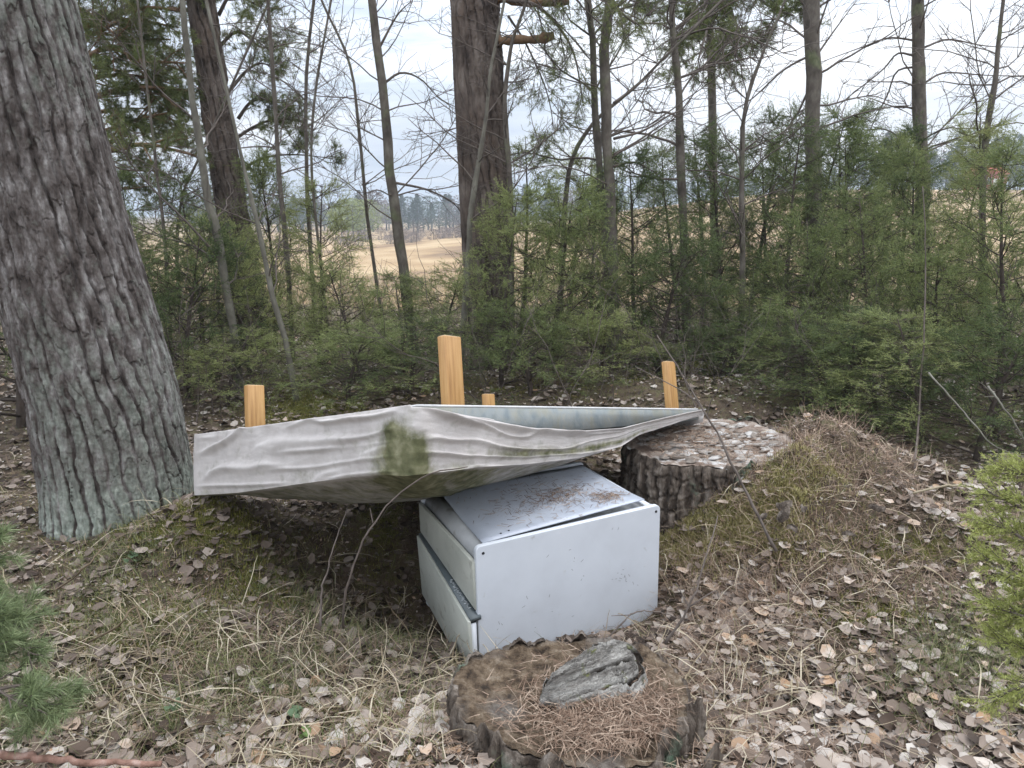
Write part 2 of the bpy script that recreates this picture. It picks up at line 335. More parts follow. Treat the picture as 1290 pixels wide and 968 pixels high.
# ------------------------------------------------------------------ bark
def bark_trunk(ctr, rad, rows_z, nu, amp, cw, ch, seed, flare=0.0, lich=None, warp=.5):
    """ctr: spline control points (from base up) with radii; returns mesh"""
    ctr = np.asarray(ctr, float); zc = ctr[:, 2]
    cx = np.interp(rows_z, zc, ctr[:, 0]); cy = np.interp(rows_z, zc, ctr[:, 1]); rr = np.interp(rows_z, zc, rad)
    k = 9; ker = np.ones(k) / k
    th = np.linspace(0, 2 * math.pi, nu, endpoint=False); T, ZR = np.meshgrid(th, rows_z)
    r0 = rr[:, None] * np.ones_like(T); rm = float(np.mean(rad))
    # periodic coordinates round the trunk, the seam on the far side
    Tn = (T - math.pi / 2) % (2 * math.pi); n = max(5, int(round(2 * math.pi * rm / cw))); u = Tn / (2 * math.pi) * n; v = ZR / ch
    sw = np.sin(Tn / 2) ** .25
    u2 = u + sw * (.55 * fbm(u * .45, v * .9, 3, seed) + .22 * fbm(u * 1.2, v * 3.2, 3, seed + 2)) + .35 * v; col = np.floor(u2); fu = u2 - col
    hc = _h(col, col * 0, col * 0, seed); v2 = v * (.7 + .6 * hc) + hc * 7 + .55 * fbm(u * 1.3 + 40, v * 1.6, 3, seed + 3) + (fu - .5) * (hc - .5) * 1.6; row = np.floor(v2); fv = v2 - row
    idv = _h(col, row, col * 0, seed + 4); nz = fbm(u * 3.5, v * 7, 3, seed + 9)
    edge_l = _h(np.round(u2), col * 0 + 5, col * 0, seed + 6); dvv = np.minimum(fu, 1 - fu) * cw + .0035 * nz; dhh = np.minimum(fv, 1 - fv) * ch + .004 * nz
    wk = .35 + .65 * sm(.25, .6, vn2(np.round(u2) * 3.3, v * .8, seed + 8))
    crack = np.maximum((1 - sm(.0005, .0095, dvv)) * wk * 1.6, .55 * (1 - sm(.0, .010, dhh)) * (idv > .3)); plate = 1 - crack
    tn = fbm(u * 2.0, v * 1.9, 4, seed + 12, .5) * .5 + .5; lay = np.floor(tn * 7) / 7 + sm(.6, 1, tn * 7 % 1) / 7
    d = amp * (-1.0 * crack + .70 * (idv - .5) + .55 * (lay - .5) + .35 * (fu - .5) * (hc * 2 - 1) - .25 * (fv - .5) + .38 * fbm(u * 7, v * 16, 5, seed + 20, .68))
    d = d + .05 * r0 * fbm(np.cos(T) * 1.5 + 5, ZR * .8 + np.sin(T), 2, seed + 30)
    if flare:
        hb = np.clip(1 - (ZR - rows_z[0]) / .55, 0, 1) ** 2.2
        d = d + flare * hb * (.55 + .45 * np.cos(T * 5 + .9 + 1.2 * np.sin(T)))
    r = r0 + d
    V = np.stack([cx[:, None] + r * np.cos(T), cy[:, None] + r * np.sin(T), ZR], -1).reshape(-1, 3)
    m = len(rows_z); i = np.arange(m - 1)[:, None] * nu; j = np.arange(nu)[None]; j2 = (j + 1) % nu
    Q = np.stack([i + j, i + j2, i + nu + j2, i + nu + j], -1).reshape(-1, 4)
    me = mesh_np('trunk', V, Q, True)
    if lich is not None:
        a = me.attributes.new('lichen', 'FLOAT', 'POINT'); a.data.foreach_set('value', (lich(T, ZR) * plate).ravel().astype(np.float32))
    return me
def rebase(me, loc):
    n = len(me.vertices); a = np.empty(n * 3, np.float32); me.vertices.foreach_get('co', a); a = a.reshape(-1, 3) - np.asarray(loc, np.float32)
    me.vertices.foreach_set('co', a.ravel()); me.update(); return me

# the big leaning pine, left foreground
YT = 3.62
def cpt(px, py, Y=YT): return PY(px, py, Y)
c = [cpt(156, 720), cpt(150, 620), cpt(130, 500), cpt(102, 400), cpt(52, 200), cpt(14, 0)]
wpx = [200, 190, 188, 186, 172, 160]
rad = [w_ * (np.dot(q - CP, FW) - .3) / F / 2 for w_, q in zip(wpx, c)]
c.append(c[-1] + np.array([-.55, .1, 3.2])); rad.append(.24); c.append(c[-1] + np.array([-.3, .1, 4])); rad.append(.17)
rows = np.concatenate([np.linspace(c[0][2] - .12, 2.75, 800), np.linspace(2.78, c[-1][2], 130)])
def lich(T, Z): return .55 * sm(.45, .05, Z) + .42 * sm(-.9, .2, np.cos(T + .35)) * (.6 + .4 * np.sin(Z * 3))  # grey-green crust at the foot and on the right flank
t = thing('pine_tree', 'big old pine trunk with grey plated bark leaning at the far left', 'tree', (c[0][0], c[0][1], 0.05))
me = bark_trunk(c, rad, rows, 500, .0125, .056, .24, 3, flare=.10, lich=lich); rebase(me, t.location); link('trunk', me, M['bark_big'], t)

# ------------------------------------------------------------------ wood: wiggly branches with twigs
def wander(p, d, L, n, wig, up, rng):
    pts = [np.array(p, float)]; d = norm(d)
    for _ in range(n):
        d = norm(d + rng.normal(0, wig, 3) + np.array([0, 0, up])); pts.append(pts[-1] + d * L / n)
    return np.array(pts)
def perp(d, rng):
    v = rng.normal(0, 1, 3); v -= v.dot(d) * d; return norm(v)
def bare_branch(mb, p, d, L, r, rng, lv=2, up=.03, dens=1.0, wig=.16, k=4):
    n = max(4, int(L / .12)); pts = wander(p, d, L, n, wig, up, rng); mb.tube(pts, np.linspace(r, max(.0012, r * .3), n + 1), k if r > .004 else 3, cap=False)
    if lv <= 0: return
    m = int(rng.integers(3, 6) * dens * max(.6, L))+1
    for _ in range(m):
        t_ = rng.uniform(.2, .97); q = pts[int(t_ * n)]; dd = norm(pts[min(n, int(t_ * n) + 1)] - pts[max(0, int(t_ * n) - 1)])
        nd = norm(dd * .8 + perp(dd, rng) * .8 + np.array([0, 0, .1]))
        bare_branch(mb, q, nd, L * rng.uniform(.3, .55) * (1.15 - t_ * .5), max(.0014, r * .5), rng, lv - 1, up, dens, wig * 1.15, 3)
def bare_tree(name, label, cat, path, rw, matn='bark_thin', nb=14, blen=(.5, 1.3), zr=(.3, 1.0), seed=0, lv=2, group=None, k=8, droop=.02, rbr=.28, side=None, Yj=0, dens=1.0, extra=(), twigmat='twig'):
    """path: [(px, py)...] top to base, Y distance; rw: radius list"""
    rng = np.random.default_rng(seed); pts = np.array(path); n = 24; sp = spline(pts, n); rr = np.interp(np.linspace(0, 1, n), np.linspace(0, 1, len(rw)), rw)
    sp = sp + np.stack([fbm(np.arange(n) * .7, np.full(n, seed * 1.0), 2, seed), fbm(np.arange(n) * .7 + 9, np.full(n, seed * 1.), 2, seed), np.zeros(n)], 1) * rr[:, None] * .35
    base = sp[0].copy(); th_ = thing(name, label, cat, base, group=group)
    mb = MB(); mb.tube(sp, rr * (1 + .07 * rng.normal(0, 1, n)), k); link('trunk', mb.mesh('trunk', True, base), M[matn], th_)
    for b_ in range(nb):
        t_ = rng.uniform(*zr); q = sp[min(n - 1, int(t_ * n))]; r_ = rr[min(n - 1, int(t_ * n))]; a = rng.uniform(0, 2 * math.pi)
        if side is not None and rng.random() < .65: a = side + rng.normal(0, .5)
        d = np.array([math.cos(a), math.sin(a) * .6, rng.uniform(.15, .8)]); mb = MB()
        bare_branch(mb, q, d, rng.uniform(*blen), max(.003, r_ * rbr), rng, lv, droop, dens)
        link('branch', mb.mesh('branch', True, base), M[twigmat], th_)
    for e in extra:      # placed boughs: list of points
        mb = MB(); e = spline(e, 14); r0 = .013; mb.tube(e, np.linspace(r0, .003, 14), 5)
        for q in range(4, 14, 2):
            d = norm(e[q] - e[q - 1]); bare_branch(mb, e[q], norm(d + perp(d, rng) * .7), rng.uniform(.25, .6), .004, rng, 1, .0, 1)
        link('branch', mb.mesh('branch', True, base), M[twigmat], th_)
    return th_
def trunk_path(pix, Y, zbase=None, ztop=None):
    """pix from base up, in photograph pixels at distance Y"""
    pts = [PY(px, py, Y) for px, py in pix]; g = HZ(pts[0][0], Y) - .08
    b = pts[0] + (pts[0] - pts[1]) * ((pts[0][2] - g) / max(.1, pts[1][2] - pts[0][2])); b[2] = g
    if pts[0][2] - g > .1: pts = [b] + pts
    tdir = pts[-1] - pts[-2]; tdir = tdir / max(tdir[2], .1); pts.append(pts[-1] + tdir * 1.6); pts.append(pts[-1] + tdir * 1.8); return pts
def W_(px, Y): return px * Y / F / 2
trees = [
 # name, label, pixels base->top, Y, width px bottom/top, mat, nb, seed, group
 ('bare_tree', 'thin straight grey trunk rising behind the bed base left of the centre pine', [(515, 395), (505, 320), (492, 220), (480, 100), (468, 0)], 7.2, 15, 10, 'bark_thin', 16, 1),
 ('alder_sapling', 'very thin dark sapling just left of the straight grey trunk near the field gap', [(480, 390), (465, 290), (452, 160), (440, 80), (405, 0)], 7.6, 5, 3, 'bark_thin', 16, 2),
 ('bare_tree', 'left stem of the close pair of slim trunks right of the centre pine', [(771, 400), (758, 250), (750, 150), (746, 60), (741, 0)], 7.0, 10, 8, 'bark_thin', 10, 3),
 ('bare_tree', 'thicker right stem of the close pair of slim trunks right of the centre pine', [(772, 480), (773, 400), (770, 250), (764, 150), (762, 60), (768, 0)], 6.8, 15, 12, 'bark_thin', 16, 4),
 ('bare_tree', 'single slim dark trunk with a slight kink, above the right bed leg', [(866, 440), (862, 330), (858, 200), (856, 110), (849, 60), (846, 0)], 7.6, 12, 8, 'bark_thin', 15, 5),
 ('bare_tree', 'thick straight brown trunk standing in the junipers on the right', [(1028, 400), (1026, 280), (1024, 150), (1022, 0)], 8.0, 22, 18, 'bark_thin', 14, 6),
 ('bare_tree', 'straight grey trunk with long arching bare boughs, farthest right', [(1161, 300), (1160, 200), (1158, 100), (1157, 0)], 8.6, 19, 14, 'bark_thin', 12, 7),
 ('alder_tree', 'slim pale trunk crossing in front of the brown pine at upper left', [(300, 470), (290, 390), (277, 310), (262, 250), (248, 160), (238, 90), (230, 0)], 6.0, 12, 7, 'bark_pale', 9, 8),
 ('alder_sapling', 'slender bare sapling between the brown pine and the sky at left', [(372, 480), (362, 320), (352, 230), (344, 100), (338, 0)], 7.2, 7, 4, 'bark_thin', 18, 9),
 ('alder_sapling', 'bare grey sapling with upswept twigs left of the field gap', [(398, 420), (390, 300), (386, 200), (386, 90), (396, 0)], 8.0, 6, 4, 'bark_thin', 20, 10),
 ('alder_sapling', 'short pale leaning stem rising behind the left bed leg', [(378, 522), (362, 440), (345, 380), (330, 310), (312, 230), (296, 160)], 5.6, 8, 4, 'bark_pale', 8, 11),
 ('willow_sapling', 'thin pale stem climbing across the face of the centre pine', [(582, 430), (590, 320), (594, 265), (604, 200), (612, 150), (618, 90), (632, 20)], 6.2, 9, 4, 'bark_pale', 8, 12),
 ('alder_tree', 'crooked bare stem forking out of the junipers right of centre pine', [(706, 400), (712, 250), (726, 190), (752, 150), (800, 110), (840, 70)], 7.4, 7, 4, 'bark_thin', 12, 13),
 ('alder_sapling', 'dark narrow bare stem standing between the slim trunk and the thick brown trunk', [(934, 460), (935, 330), (934, 240), (938, 140), (960, 70), (985, 10)], 6.8, 8, 3, 'bark_thin', 20, 14),
 ('alder_sapling', 'wavy bare stem near the right edge above the tall juniper', [(1238, 300), (1240, 190), (1253, 110), (1258, 50), (1264, 0)], 6.4, 8, 4, 'bark_thin', 14, 15),
 ('willow_sapling', 'bare multi-twigged sapling just right of the leaning left pine', [(214, 420), (206, 290), (198, 220), (190, 150)], 7.0, 5, 3, 'bark_thin', 12, 16),
 ('willow_sapling', 'low bare sapling with a fork in front of the pale sky at left', [(226, 400), (223, 300), (232, 240), (250, 200)], 7.6, 5, 3, 'bark_thin', 14, 17),
 ('alder_sapling', 'thin bare stem hugging the right side of the centre pine', [(644, 330), (642, 220), (636, 130), (644, 60), (664, 0)], 6.7, 8, 4, 'bark_thin', 14, 18),
 ('alder_sapling', 'thinnest bare sapling just right of the sapling left of the field gap', [(412, 400), (400, 300), (392, 200), (398, 110), (412, 30)], 7.0, 4, 3, 'bark_thin', 16, 19),
]
for (nm, lb, pix, Yd, wb, wt, mt, nb, sd_) in trees:
    sap = 'sapling' in nm or nm == 'alder_tree'
    pts = trunk_path(pix, Yd); big = wb > 9
    rw = [W_(wb, Yd) * .95, W_(wb, Yd) * .85, W_(wt, Yd) * .95, W_(wt, Yd) * .8]
    ex = []
    if sd_ == 7:
        for e in ([(1158, 52), (1120, 48), (1085, 60), (1030, 80)], [(1150, 70), (1130, 68), (1110, 90), (1060, 130), (1052, 145)], [(1158, 84), (1130, 90), (1118, 120), (1100, 155), (1085, 200)],
                  [(1164, 60), (1195, 50), (1240, 58), (1290, 60)], [(1164, 105), (1190, 92), (1240, 95), (1290, 96)], [(1160, 195), (1120, 165), (1090, 164), (1030, 165)], [(1166, 192), (1195, 180), (1250, 165)]):
            ex.append([PY(a, b, Yd + (.1 * i_)) for i_, (a, b) in enumerate(e)])
    if sd_ == 4:
        for e in ([(773, 195), (800, 180), (830, 160), (850, 150)], [(773, 175), (810, 165), (850, 142), (870, 140)], [(773, 210), (800, 205), (830, 220)], [(773, 130), (800, 110), (838, 80)]):
            ex.append([PY(a, b, Yd + (.1 * i_)) for i_, (a, b) in enumerate(e)])
    if sd_ == 6:
        for e in ([(1020, 110), (1000, 150), (960, 200), (930, 230)], [(1020, 70), (985, 90), (940, 130), (880, 160)], [(1022, 80), (1050, 40), (1080, 0)], [(1020, 150), (990, 175), (950, 190)]):
            ex.append([PY(a, b, Yd + (.1 * i_)) for i_, (a, b) in enumerate(e)])
    if sd_ == 1:
        for e in ([(484, 105), (505, 92), (530, 100), (555, 125), (585, 140)], [(478, 60), (500, 20), (520, 0)], [(495, 230), (540, 240), (575, 260), (590, 290)]):
            ex.append([PY(a, b, Yd + (.1 * i_)) for i_, (a, b) in enumerate(e)])
    bare_tree(nm, lb, 'tree', pts, rw, mt, nb, (.4, 1.15) if not big else (.6, 1.5), (.28, .8), sd_, 2, None, 10 if big else 6, extra=ex,
              rbr=.2 if wb > 12 else .45, dens=1.25, group=None) if False else bare_tree(nm, lb, 'sapling' if sap and 'sapling' in nm else 'tree', pts, rw, mt, nb, (.4, 1.15) if not big else (.6, 1.5), (.28, .8), sd_, 2, None, 10 if big else 6, extra=ex, rbr=.16 if wb > 12 else .34, dens=1.35)

# ------------------------------------------------------------------ foliage
def tri_needles(mb, A, B, per, length, width, spread, rng, bias=.6, tip=0.0):
    """twig segments A->B carry needles, one thin triangle each"""
    N = len(A); t_ = rng.uniform(0, 1, (N, per)); t_ = 1 - (1 - t_) ** (1 + tip)
    ax_ = norm(B - A)[:, None]; p = A[:, None] + (B - A)[:, None] * t_[..., None]
    v = rng.normal(0, 1, (N, per, 3)); v -= (v * ax_).sum(-1, keepdims=True) * ax_; v = norm(v)
    d = norm(ax_ * bias + v * spread); Ln = length * rng.uniform(.6, 1.15, (N, per, 1)); s = norm(np.cross(d, v + rng.normal(0, .5, (N, per, 3))))
    a = p - s * width / 2; b = p + s * width / 2; c_ = p + d * Ln
    V = np.stack([a, b, c_], 2).reshape(-1, 3); mb.add(V, None, np.arange(len(V)).reshape(-1, 3))
def bush(seed, Ht, Rd, nl1=46, nl2=9, nl3=8, per=22, nlen=.015, nw=.003, twig=.10, elev=(.35, 1.0), droop=-.03, skew=.75, low=.03, fill=.8):
    rng = np.random.default_rng(seed); st = MB(); br = MB(); fo = MB()
    stem = wander((0, 0, -.08), (rng.normal(0, .04), rng.normal(0, .04), 1), Ht + .08, 12, .04, .03, rng)
    st.tube(stem, np.linspace(.016 + .006 * Ht, .003, 13), 7)
    A = []; B = []
    for k_ in range(nl1):
        f = low + (1 - low) * ((k_ + rng.random()) / nl1) ** .9
        if rng.random() > fill: continue
        q = stem[0] + (stem[-1] - stem[0]) * f; q[:2] = [np.interp(q[2], stem[:, 2], stem[:, 0]), np.interp(q[2], stem[:, 2], stem[:, 1])]
        L = (Rd * (1 - f) ** skew * rng.uniform(.6, 1.15) + .10); a = k_ * 2.4 + rng.normal(0, .4); el = rng.uniform(*elev)
        d = np.array([math.cos(a) * math.cos(el), math.sin(a) * math.cos(el), math.sin(el)])
        pts = wander(q, d, L, 7, .10, droop + .04, rng); br.tube(pts, np.linspace(.007 * (1 - f) + .003, .0015, 8), 4, cap=False)
        for m_ in range(nl2):
            t_ = .25 + .75 * (m_ + rng.random()) / nl2; x_ = min(6, int(t_ * 7)); q2 = pts[x_] * (1 - (t_ * 7 - x_)) + pts[min(7, x_ + 1)] * (t_ * 7 - x_)
            dd = norm(pts[min(7, x_ + 1)] - pts[max(0, x_ - 1)]); d2 = norm(dd + perp(dd, rng) * .9 + np.array([0, 0, .12])); L2 = (.12 + .34 * L * (1.1 - t_ * .6)) * rng.uniform(.6, 1.1)
            p2 = wander(q2, d2, L2, 4, .14, -.02, rng); br.tube(p2, np.linspace(.0028, .001, 5), 3, cap=False)
            A.append(p2[2]); B.append(p2[4]); A.append(p2[1]); B.append(p2[3])
            for n_ in range(nl3):
                u_ = rng.uniform(.15, 1); y_ = min(3, int(u_ * 4)); q3 = p2[y_]; d3 = norm(p2[y_ + 1] - p2[y_]); d3 = norm(d3 + perp(d3, rng) * .75)
                q3 = q3 + (p2[y_ + 1] - q3) * rng.random(); A.append(q3); B.append(q3 + d3 * twig * rng.uniform(.5, 1.1))
    tri_needles(fo, np.array(A), np.array(B), per, nlen, nw, .75, rng)
    return st.mesh('trunk', True), br.mesh('branches', True), fo.mesh('foliage')
VAR = []
for k_, (h_, r_, n1_, fl, el_) in enumerate([(2.2, .80, 60, .76, (.2, .8)), (2.0, 1.0, 58, .75, (.0, .7)), (1.4, .85, 48, .85, (.0, .8)), (2.6, .80, 60, .66, (.2, .8)), (1.9, .62, 50, .8, (.5, 1.1))]):
    VAR.append((h_, bush(100 + k_, h_, r_, n1_, nl2=8, nl3=8, per=19, nlen=.018, nw=.0036, twig=.12, fill=fl, elev=el_)))
# px, Y, height, variant, label
JG = 'junipers of the thicket behind the bed base'
jun = [
 (20, 5.2, 1.9, 2, 'juniper peeping out left of the leaning pine trunk, at the left edge'),
 (-60, 6.2, 2.0, 1, 'juniper farther back behind the left edge of the leaning pine'),
 (190, 6.4, 1.45, 4, 'leftmost narrow juniper just right of the leaning pine trunk'),
 (235, 5.9, 1.35, 2, 'spreading low juniper behind the left end of the bed base'),
 (262, 7.2, 1.75, 0, 'taller juniper at the foot of the brown pine at upper left'),
 (318, 6.6, 1.35, 2, 'juniper directly behind the left bed leg'),
 (352, 7.8, 1.9, 4, 'slim juniper between the two bare saplings left of the field gap'),
 (405, 6.9, 1.7, 0, 'dark juniper on the left border of the field gap'),
 (450, 6.2, .95, 2, 'low juniper under the field gap, nearer its left side'),
 (512, 6.6, .85, 1, 'lowest juniper in front of the straw field, behind the bed middle'),
 (560, 7.4, .95, 2, 'small juniper at the right border of the field gap'),
 (632, 6.0, 1.55, 1, 'bright juniper in front of the foot of the centre pine'),
 (650, 7.4, 2.15, 3, 'tall thin juniper rising along the right side of the centre pine'),
 (700, 6.5, 1.55, 2, 'full juniper right behind the small back bed leg'),
 (712, 8.2, 2.0, 0, 'far juniper between centre pine and the paired trunks'),
 (745, 7.6, 1.7, 4, 'narrow juniper just left of the paired trunks'),
 (800, 7.1, 2.0, 0, 'tall juniper right of the paired trunks'),
 (828, 6.4, 1.3, 2, 'low juniper behind the right bed leg'),
 (850, 8.3, 2.25, 3, 'far tall juniper behind the slim kinked trunk'),
 (905, 7.6, 2.15, 0, 'dark juniper right of the slim kinked trunk'),
 (955, 8.0, 2.05, 1, 'broad juniper left of the thick brown trunk'),
 (990, 7.2, 2.35, 3, 'tallest juniper immediately left of the thick brown trunk'),
 (1010, 6.2, 1.35, 2, 'juniper in front of the foot of the thick brown trunk'),
 (1060, 7.2, 2.1, 0, 'juniper immediately right of the thick brown trunk'),
 (1085, 5.9, 1.5, 1, 'wide bright juniper above the mossy mound'),
 (1115, 8.2, 2.2, 1, 'far juniper left of the farthest right trunk'),
 (1140, 6.6, 1.9, 0, 'dense juniper in front of the farthest right trunk'),
 (1175, 5.4, 1.2, 2, 'low juniper behind the thin upright sapling on the right'),
 (1190, 7.4, 2.1, 3, 'juniper right of the farthest right trunk'),
 (1235, 6.3, 2.2, 3, 'tall open juniper under the wavy bare stem at right'),
 (1262, 4.9, 1.9, 0, 'large juniper at the right edge of the picture'),
 (1300, 5.8, 2.5, 3, 'highest juniper, cut by the right edge'),
 (1240, 4.3, .95, 2, 'low juniper by the dead pale twigs at the right edge'),
 (185, 7.6, 1.75, 1, 'farther juniper between the leaning pine and the brown pine'),
 (285, 8.4, 1.9, 1, 'far juniper right behind the brown pine trunk'),
 (880, 8.6, 2.3, 1, 'far broad juniper right of the slim kinked trunk'),
 (935, 8.9, 2.5, 0, 'far juniper behind the dark narrow bare stem'),
 (1000, 8.8, 2.45, 1, 'far juniper whose top touches the left side of the thick brown trunk'),
 (1045, 8.6, 2.3, 0, 'far juniper whose top touches the right side of the thick brown trunk'),
 (1090, 7.9, 2.0, 4, 'narrow juniper midway between the two thick right trunks'),
 (770, 9.0, 2.0, 1, 'far juniper just right of the paired trunks'),
 (1380, 5.0, 2.1, 1, 'juniper just beyond the right edge of the picture'),
 (920, 6.7, .8, 4, 'smallest juniper behind the mossy hump above the far stump'),
 (440, 5.5, .62, 2, 'knee-high juniper left of the front bed leg, behind the bed'),
 (515, 5.7, .55, 2, 'low green juniper clump directly left of the front bed leg'),
 (668, 5.6, .70, 2, 'drooping low juniper right of the front bed leg'),
 (760, 6.0, .60, 2, 'low juniper clump between the small back leg and the right bed leg'),
 (905, 6.1, .50, 2, 'small juniper tuft on the mossy hump behind the far stump'),
 (1010, 5.3, .72, 2, 'bushy low juniper above the right side of the far stump'),
 (1065, 4.9, .80, 1, 'spreading low juniper behind the root mound'),
 (1165, 4.5, .85, 1, 'low juniper at the foot of the thin pale sapling'),
 (285, 5.6, .55, 2, 'small juniper left of the left bed leg'),
 (1110, 4.8, .62, 2, 'knee-high juniper sprawling beside the mound of the far stump'),
]
proto = {}
def hh(px, Y): x = (px - 645) / F * Y / .97; return x, HZ(x, Y)
for n_, (px, Yd, h_, v_, lb) in enumerate(jun):
    x, z = hh(px, Yd * 1.0); hv, ms = VAR[v_]; s = h_ / hv
    if v_ not in proto:
        t = thing('juniper_shrub', lb, 'shrub', (x, Yd, z), (0, 0, n_ * 1.7), JG); t.scale = (s * 1.2, s * 1.2, s)
        link('trunk', ms[0], M['twig_dark'], t); link('branches', ms[1], M['twig_dark'], t); link('foliage', ms[2], M['juniper'], t); proto[v_] = t
    else:
        q = dup(proto[v_], (x, Yd, z), n_ * 1.7, (max(s, .8) * 1.15 if h_ < 1.3 else s * 1.08,) * 2 + (s,), lb, JG)

# ------------------------------------------------------------------ middle-distance pines with boughs
def mk_pine(label, pix, Yd, wb, wt, seed, amp=.026):
    pts = trunk_path(pix, Yd); base = pts[0]; rw = np.interp(np.linspace(0, 1, len(pts)), [0, .6, 1], [W_(wb, Yd), W_(wt, Yd), W_(wt, Yd) * .85])
    t = thing('pine_tree', label, 'tree', base); rows = np.linspace(pts[0][2], pts[-1][2], 520)
    me = bark_trunk(pts, rw, rows, 150, amp, .075, .26, seed, flare=.05); rebase(me, base); link('trunk', me, M['bark_pine'], t); return t, base
p2, b2 = mk_pine('brown pine trunk leaning left behind the big foreground pine', [(322, 440), (304, 330), (290, 250), (272, 130), (252, 0)], 8.0, 42, 32, 41)
p3, b3 = mk_pine('thick dark brown pine trunk at the centre, behind the bed base', [(622, 430), (618, 330), (616, 250), (608, 120), (602, 0)], 7.0, 52, 52, 42)
p3b, b3b = mk_pine('narrower pine stem pressed against the left side of the centre pine', [(604, 430), (596, 330), (592, 250), (587, 120), (582, 0)], 6.95, 24, 28, 43, .010)
def snag(t, base, pix, Yd, r0, r1, matn='bough'):
    mb = MB(); pts = spline([PY(a, b, Yd) for a, b in pix], 12); mb.tube(pts, np.linspace(r0, r1, 12) * (1 + .12 * np.random.default_rng(3).normal(0, 1, 12)), 8); return link('branch', mb.mesh('branch', True, base), M[matn], t)
snag(p3, b3, [(628, 52), (650, 50), (675, 50), (698, 45)], 6.9, .045, .035)
snag(p3, b3, [(628, -4), (660, 2), (690, 3), (717, 1)], 6.9, .05, .035)
def pine_bough(t, base, pts, r0, seed, needles=True, n2=10, n3=9, L2=.7, tw=.16, per=34, nlen=.05, nw=.0035, mname='pine_n', wood='bough', hang=.0, splay=.9, flat=.35):
    rng = np.random.default_rng(seed); sp = spline(pts, 14); Lb = np.linalg.norm(np.diff(sp, axis=0), axis=1).sum(); wd = MB(); fo = MB()
    wd.tube(sp, np.linspace(r0, r0 * .25, 14), 6); A = []; B = []
    for m_ in range(n2):
        t_ = .18 + .82 * (m_ + rng.random()) / n2; x_ = min(12, int(t_ * 13)); q = sp[x_]; dd = norm(sp[x_ + 1] - sp[x_]); pr = perp(dd, rng); pr[2] *= flat; 
        d2 = norm(dd * .8 + norm(pr) * splay + np.array([0, 0, -hang])); L = L2 * rng.uniform(.5, 1.1) * (1.2 - .6 * t_)
        p = wander(q, d2, L, 6, .13, .03 - hang, rng); wd.tube(p, np.linspace(r0 * .3, .0025, 7), 4, cap=False)
        for k_ in range(n3):
            u_ = rng.uniform(.2, 1); y_ = min(5, int(u_ * 6)); q3 = p[y_] + (p[y_ + 1] - p[y_]) * rng.random(); d3 = norm(p[y_ + 1] - p[y_])
            d3 = norm(d3 + perp(d3, rng) * .8 + np.array([0, 0, .15 - hang])); q4 = q3 + d3 * tw * rng.uniform(.5, 1.3); wd.tube(np.array([q3, q4]), [.0025, .0015], 3, cap=False)
            A.append(q4 - d3 * tw * .5); B.append(q4)
            for _ in range(2):
                d4 = norm(d3 + perp(d3, rng) * .8); q5 = q3 + (q4 - q3) * rng.random(); A.append(q5); B.append(q5 + d4 * tw * .5)
    br = link('branch', wd.mesh('branch', True, base), M[wood], t)
    if needles:
        tri_needles(fo, np.array(A), np.array(B), per, nlen, nw, .9, rng, .8, .5); link('needles', fo.mesh('needles', False, base), M[mname], br)
    return br
# a pine whose trunk is hidden by the big foreground one; its boughs reach right
ptr = [PY(60, 420, 8.2), PY(55, 250, 8.2), PY(45, 100, 8.2), PY(35, 0, 8.2)]
pts = trunk_path([(60, 420), (55, 250), (45, 100), (35, 0)], 8.2)
t4 = thing('pine_tree', 'pine behind the foreground trunk whose green boughs reach right across the sky', 'tree', pts[0])
mb = MB(); mb.tube(spline(pts, 20), np.linspace(.17, .12, 20), 12); link('trunk', mb.mesh('trunk', True, pts[0]), M['bark_pine'], t4)
k_ = 0
for pix, Yd, r in [([(50, 60), (120, 30), (180, 10), (235, 15)], 8.0, .035), ([(50, 110), (130, 62), (175, 75), (235, 80)], 7.8, .03), ([(50, 150), (125, 120), (180, 110), (245, 115)], 7.9, .035),
                   ([(50, 210), (138, 190), (185, 182), (240, 195)], 7.6, .04), ([(50, 180), (130, 140), (160, 155), (200, 170)], 8.2, .03), ([(50, -10), (120, -20), (190, -30), (260, -10)], 8.0, .04),
                   ([(50, 10), (100, 10), (150, 45), (215, 50)], 8.3, .03), ([(50, 250), (130, 236), (160, 238), (178, 236)], 7.7, .025), ([(50, 90), (110, 85), (160, 95), (225, 150)], 8.1, .03),
                   ([(50, -60), (120, -60), (200, -40), (300, -20)], 7.8, .04), ([(50, 40), (110, 45), (160, 25), (225, 35)], 7.9, .03), ([(50, 130), (115, 100), (165, 95), (215, 105)], 8.2, .03), ([(50, 170), (130, 165), (175, 150), (225, 140)], 8.0, .03), ([(50, 10), (105, 20), (150, 70), (190, 100)], 8.4, .025), ([(50, 220), (120, 205), (160, 215), (200, 215)], 8.2, .02)]:
    pine_bough(t4, pts[0], [PY(a, b, Yd) for a, b in pix], r, 200 + k_, n2=12 if k_ != 7 else 4, n3=9, L2=.75 if k_ != 7 else .25, per=46); k_ += 1
for pix, Yd, r in [([(275, 60), (300, 40), (330, 60), (360, 55)], 8.3, .02), ([(285, 120), (310, 90), (330, 80), (350, 90)], 8.4, .02), ([(290, 180), (320, 160), (350, 150), (385, 155)], 8.4, .02),
                   ([(296, 220), (330, 200), (370, 195), (420, 200)], 8.5, .018), ([(275, 20), (290, -5), (310, 0), (330, 10)], 8.2, .02), ([(300, 150), (315, 130), (335, 125), (352, 140)], 8.2, .02)]:
    pine_bough(p2, b2, [PY(a, b, Yd) for a, b in pix], r, 230 + k_, n2=9, n3=8, L2=.5, wood='twig'); k_ += 1
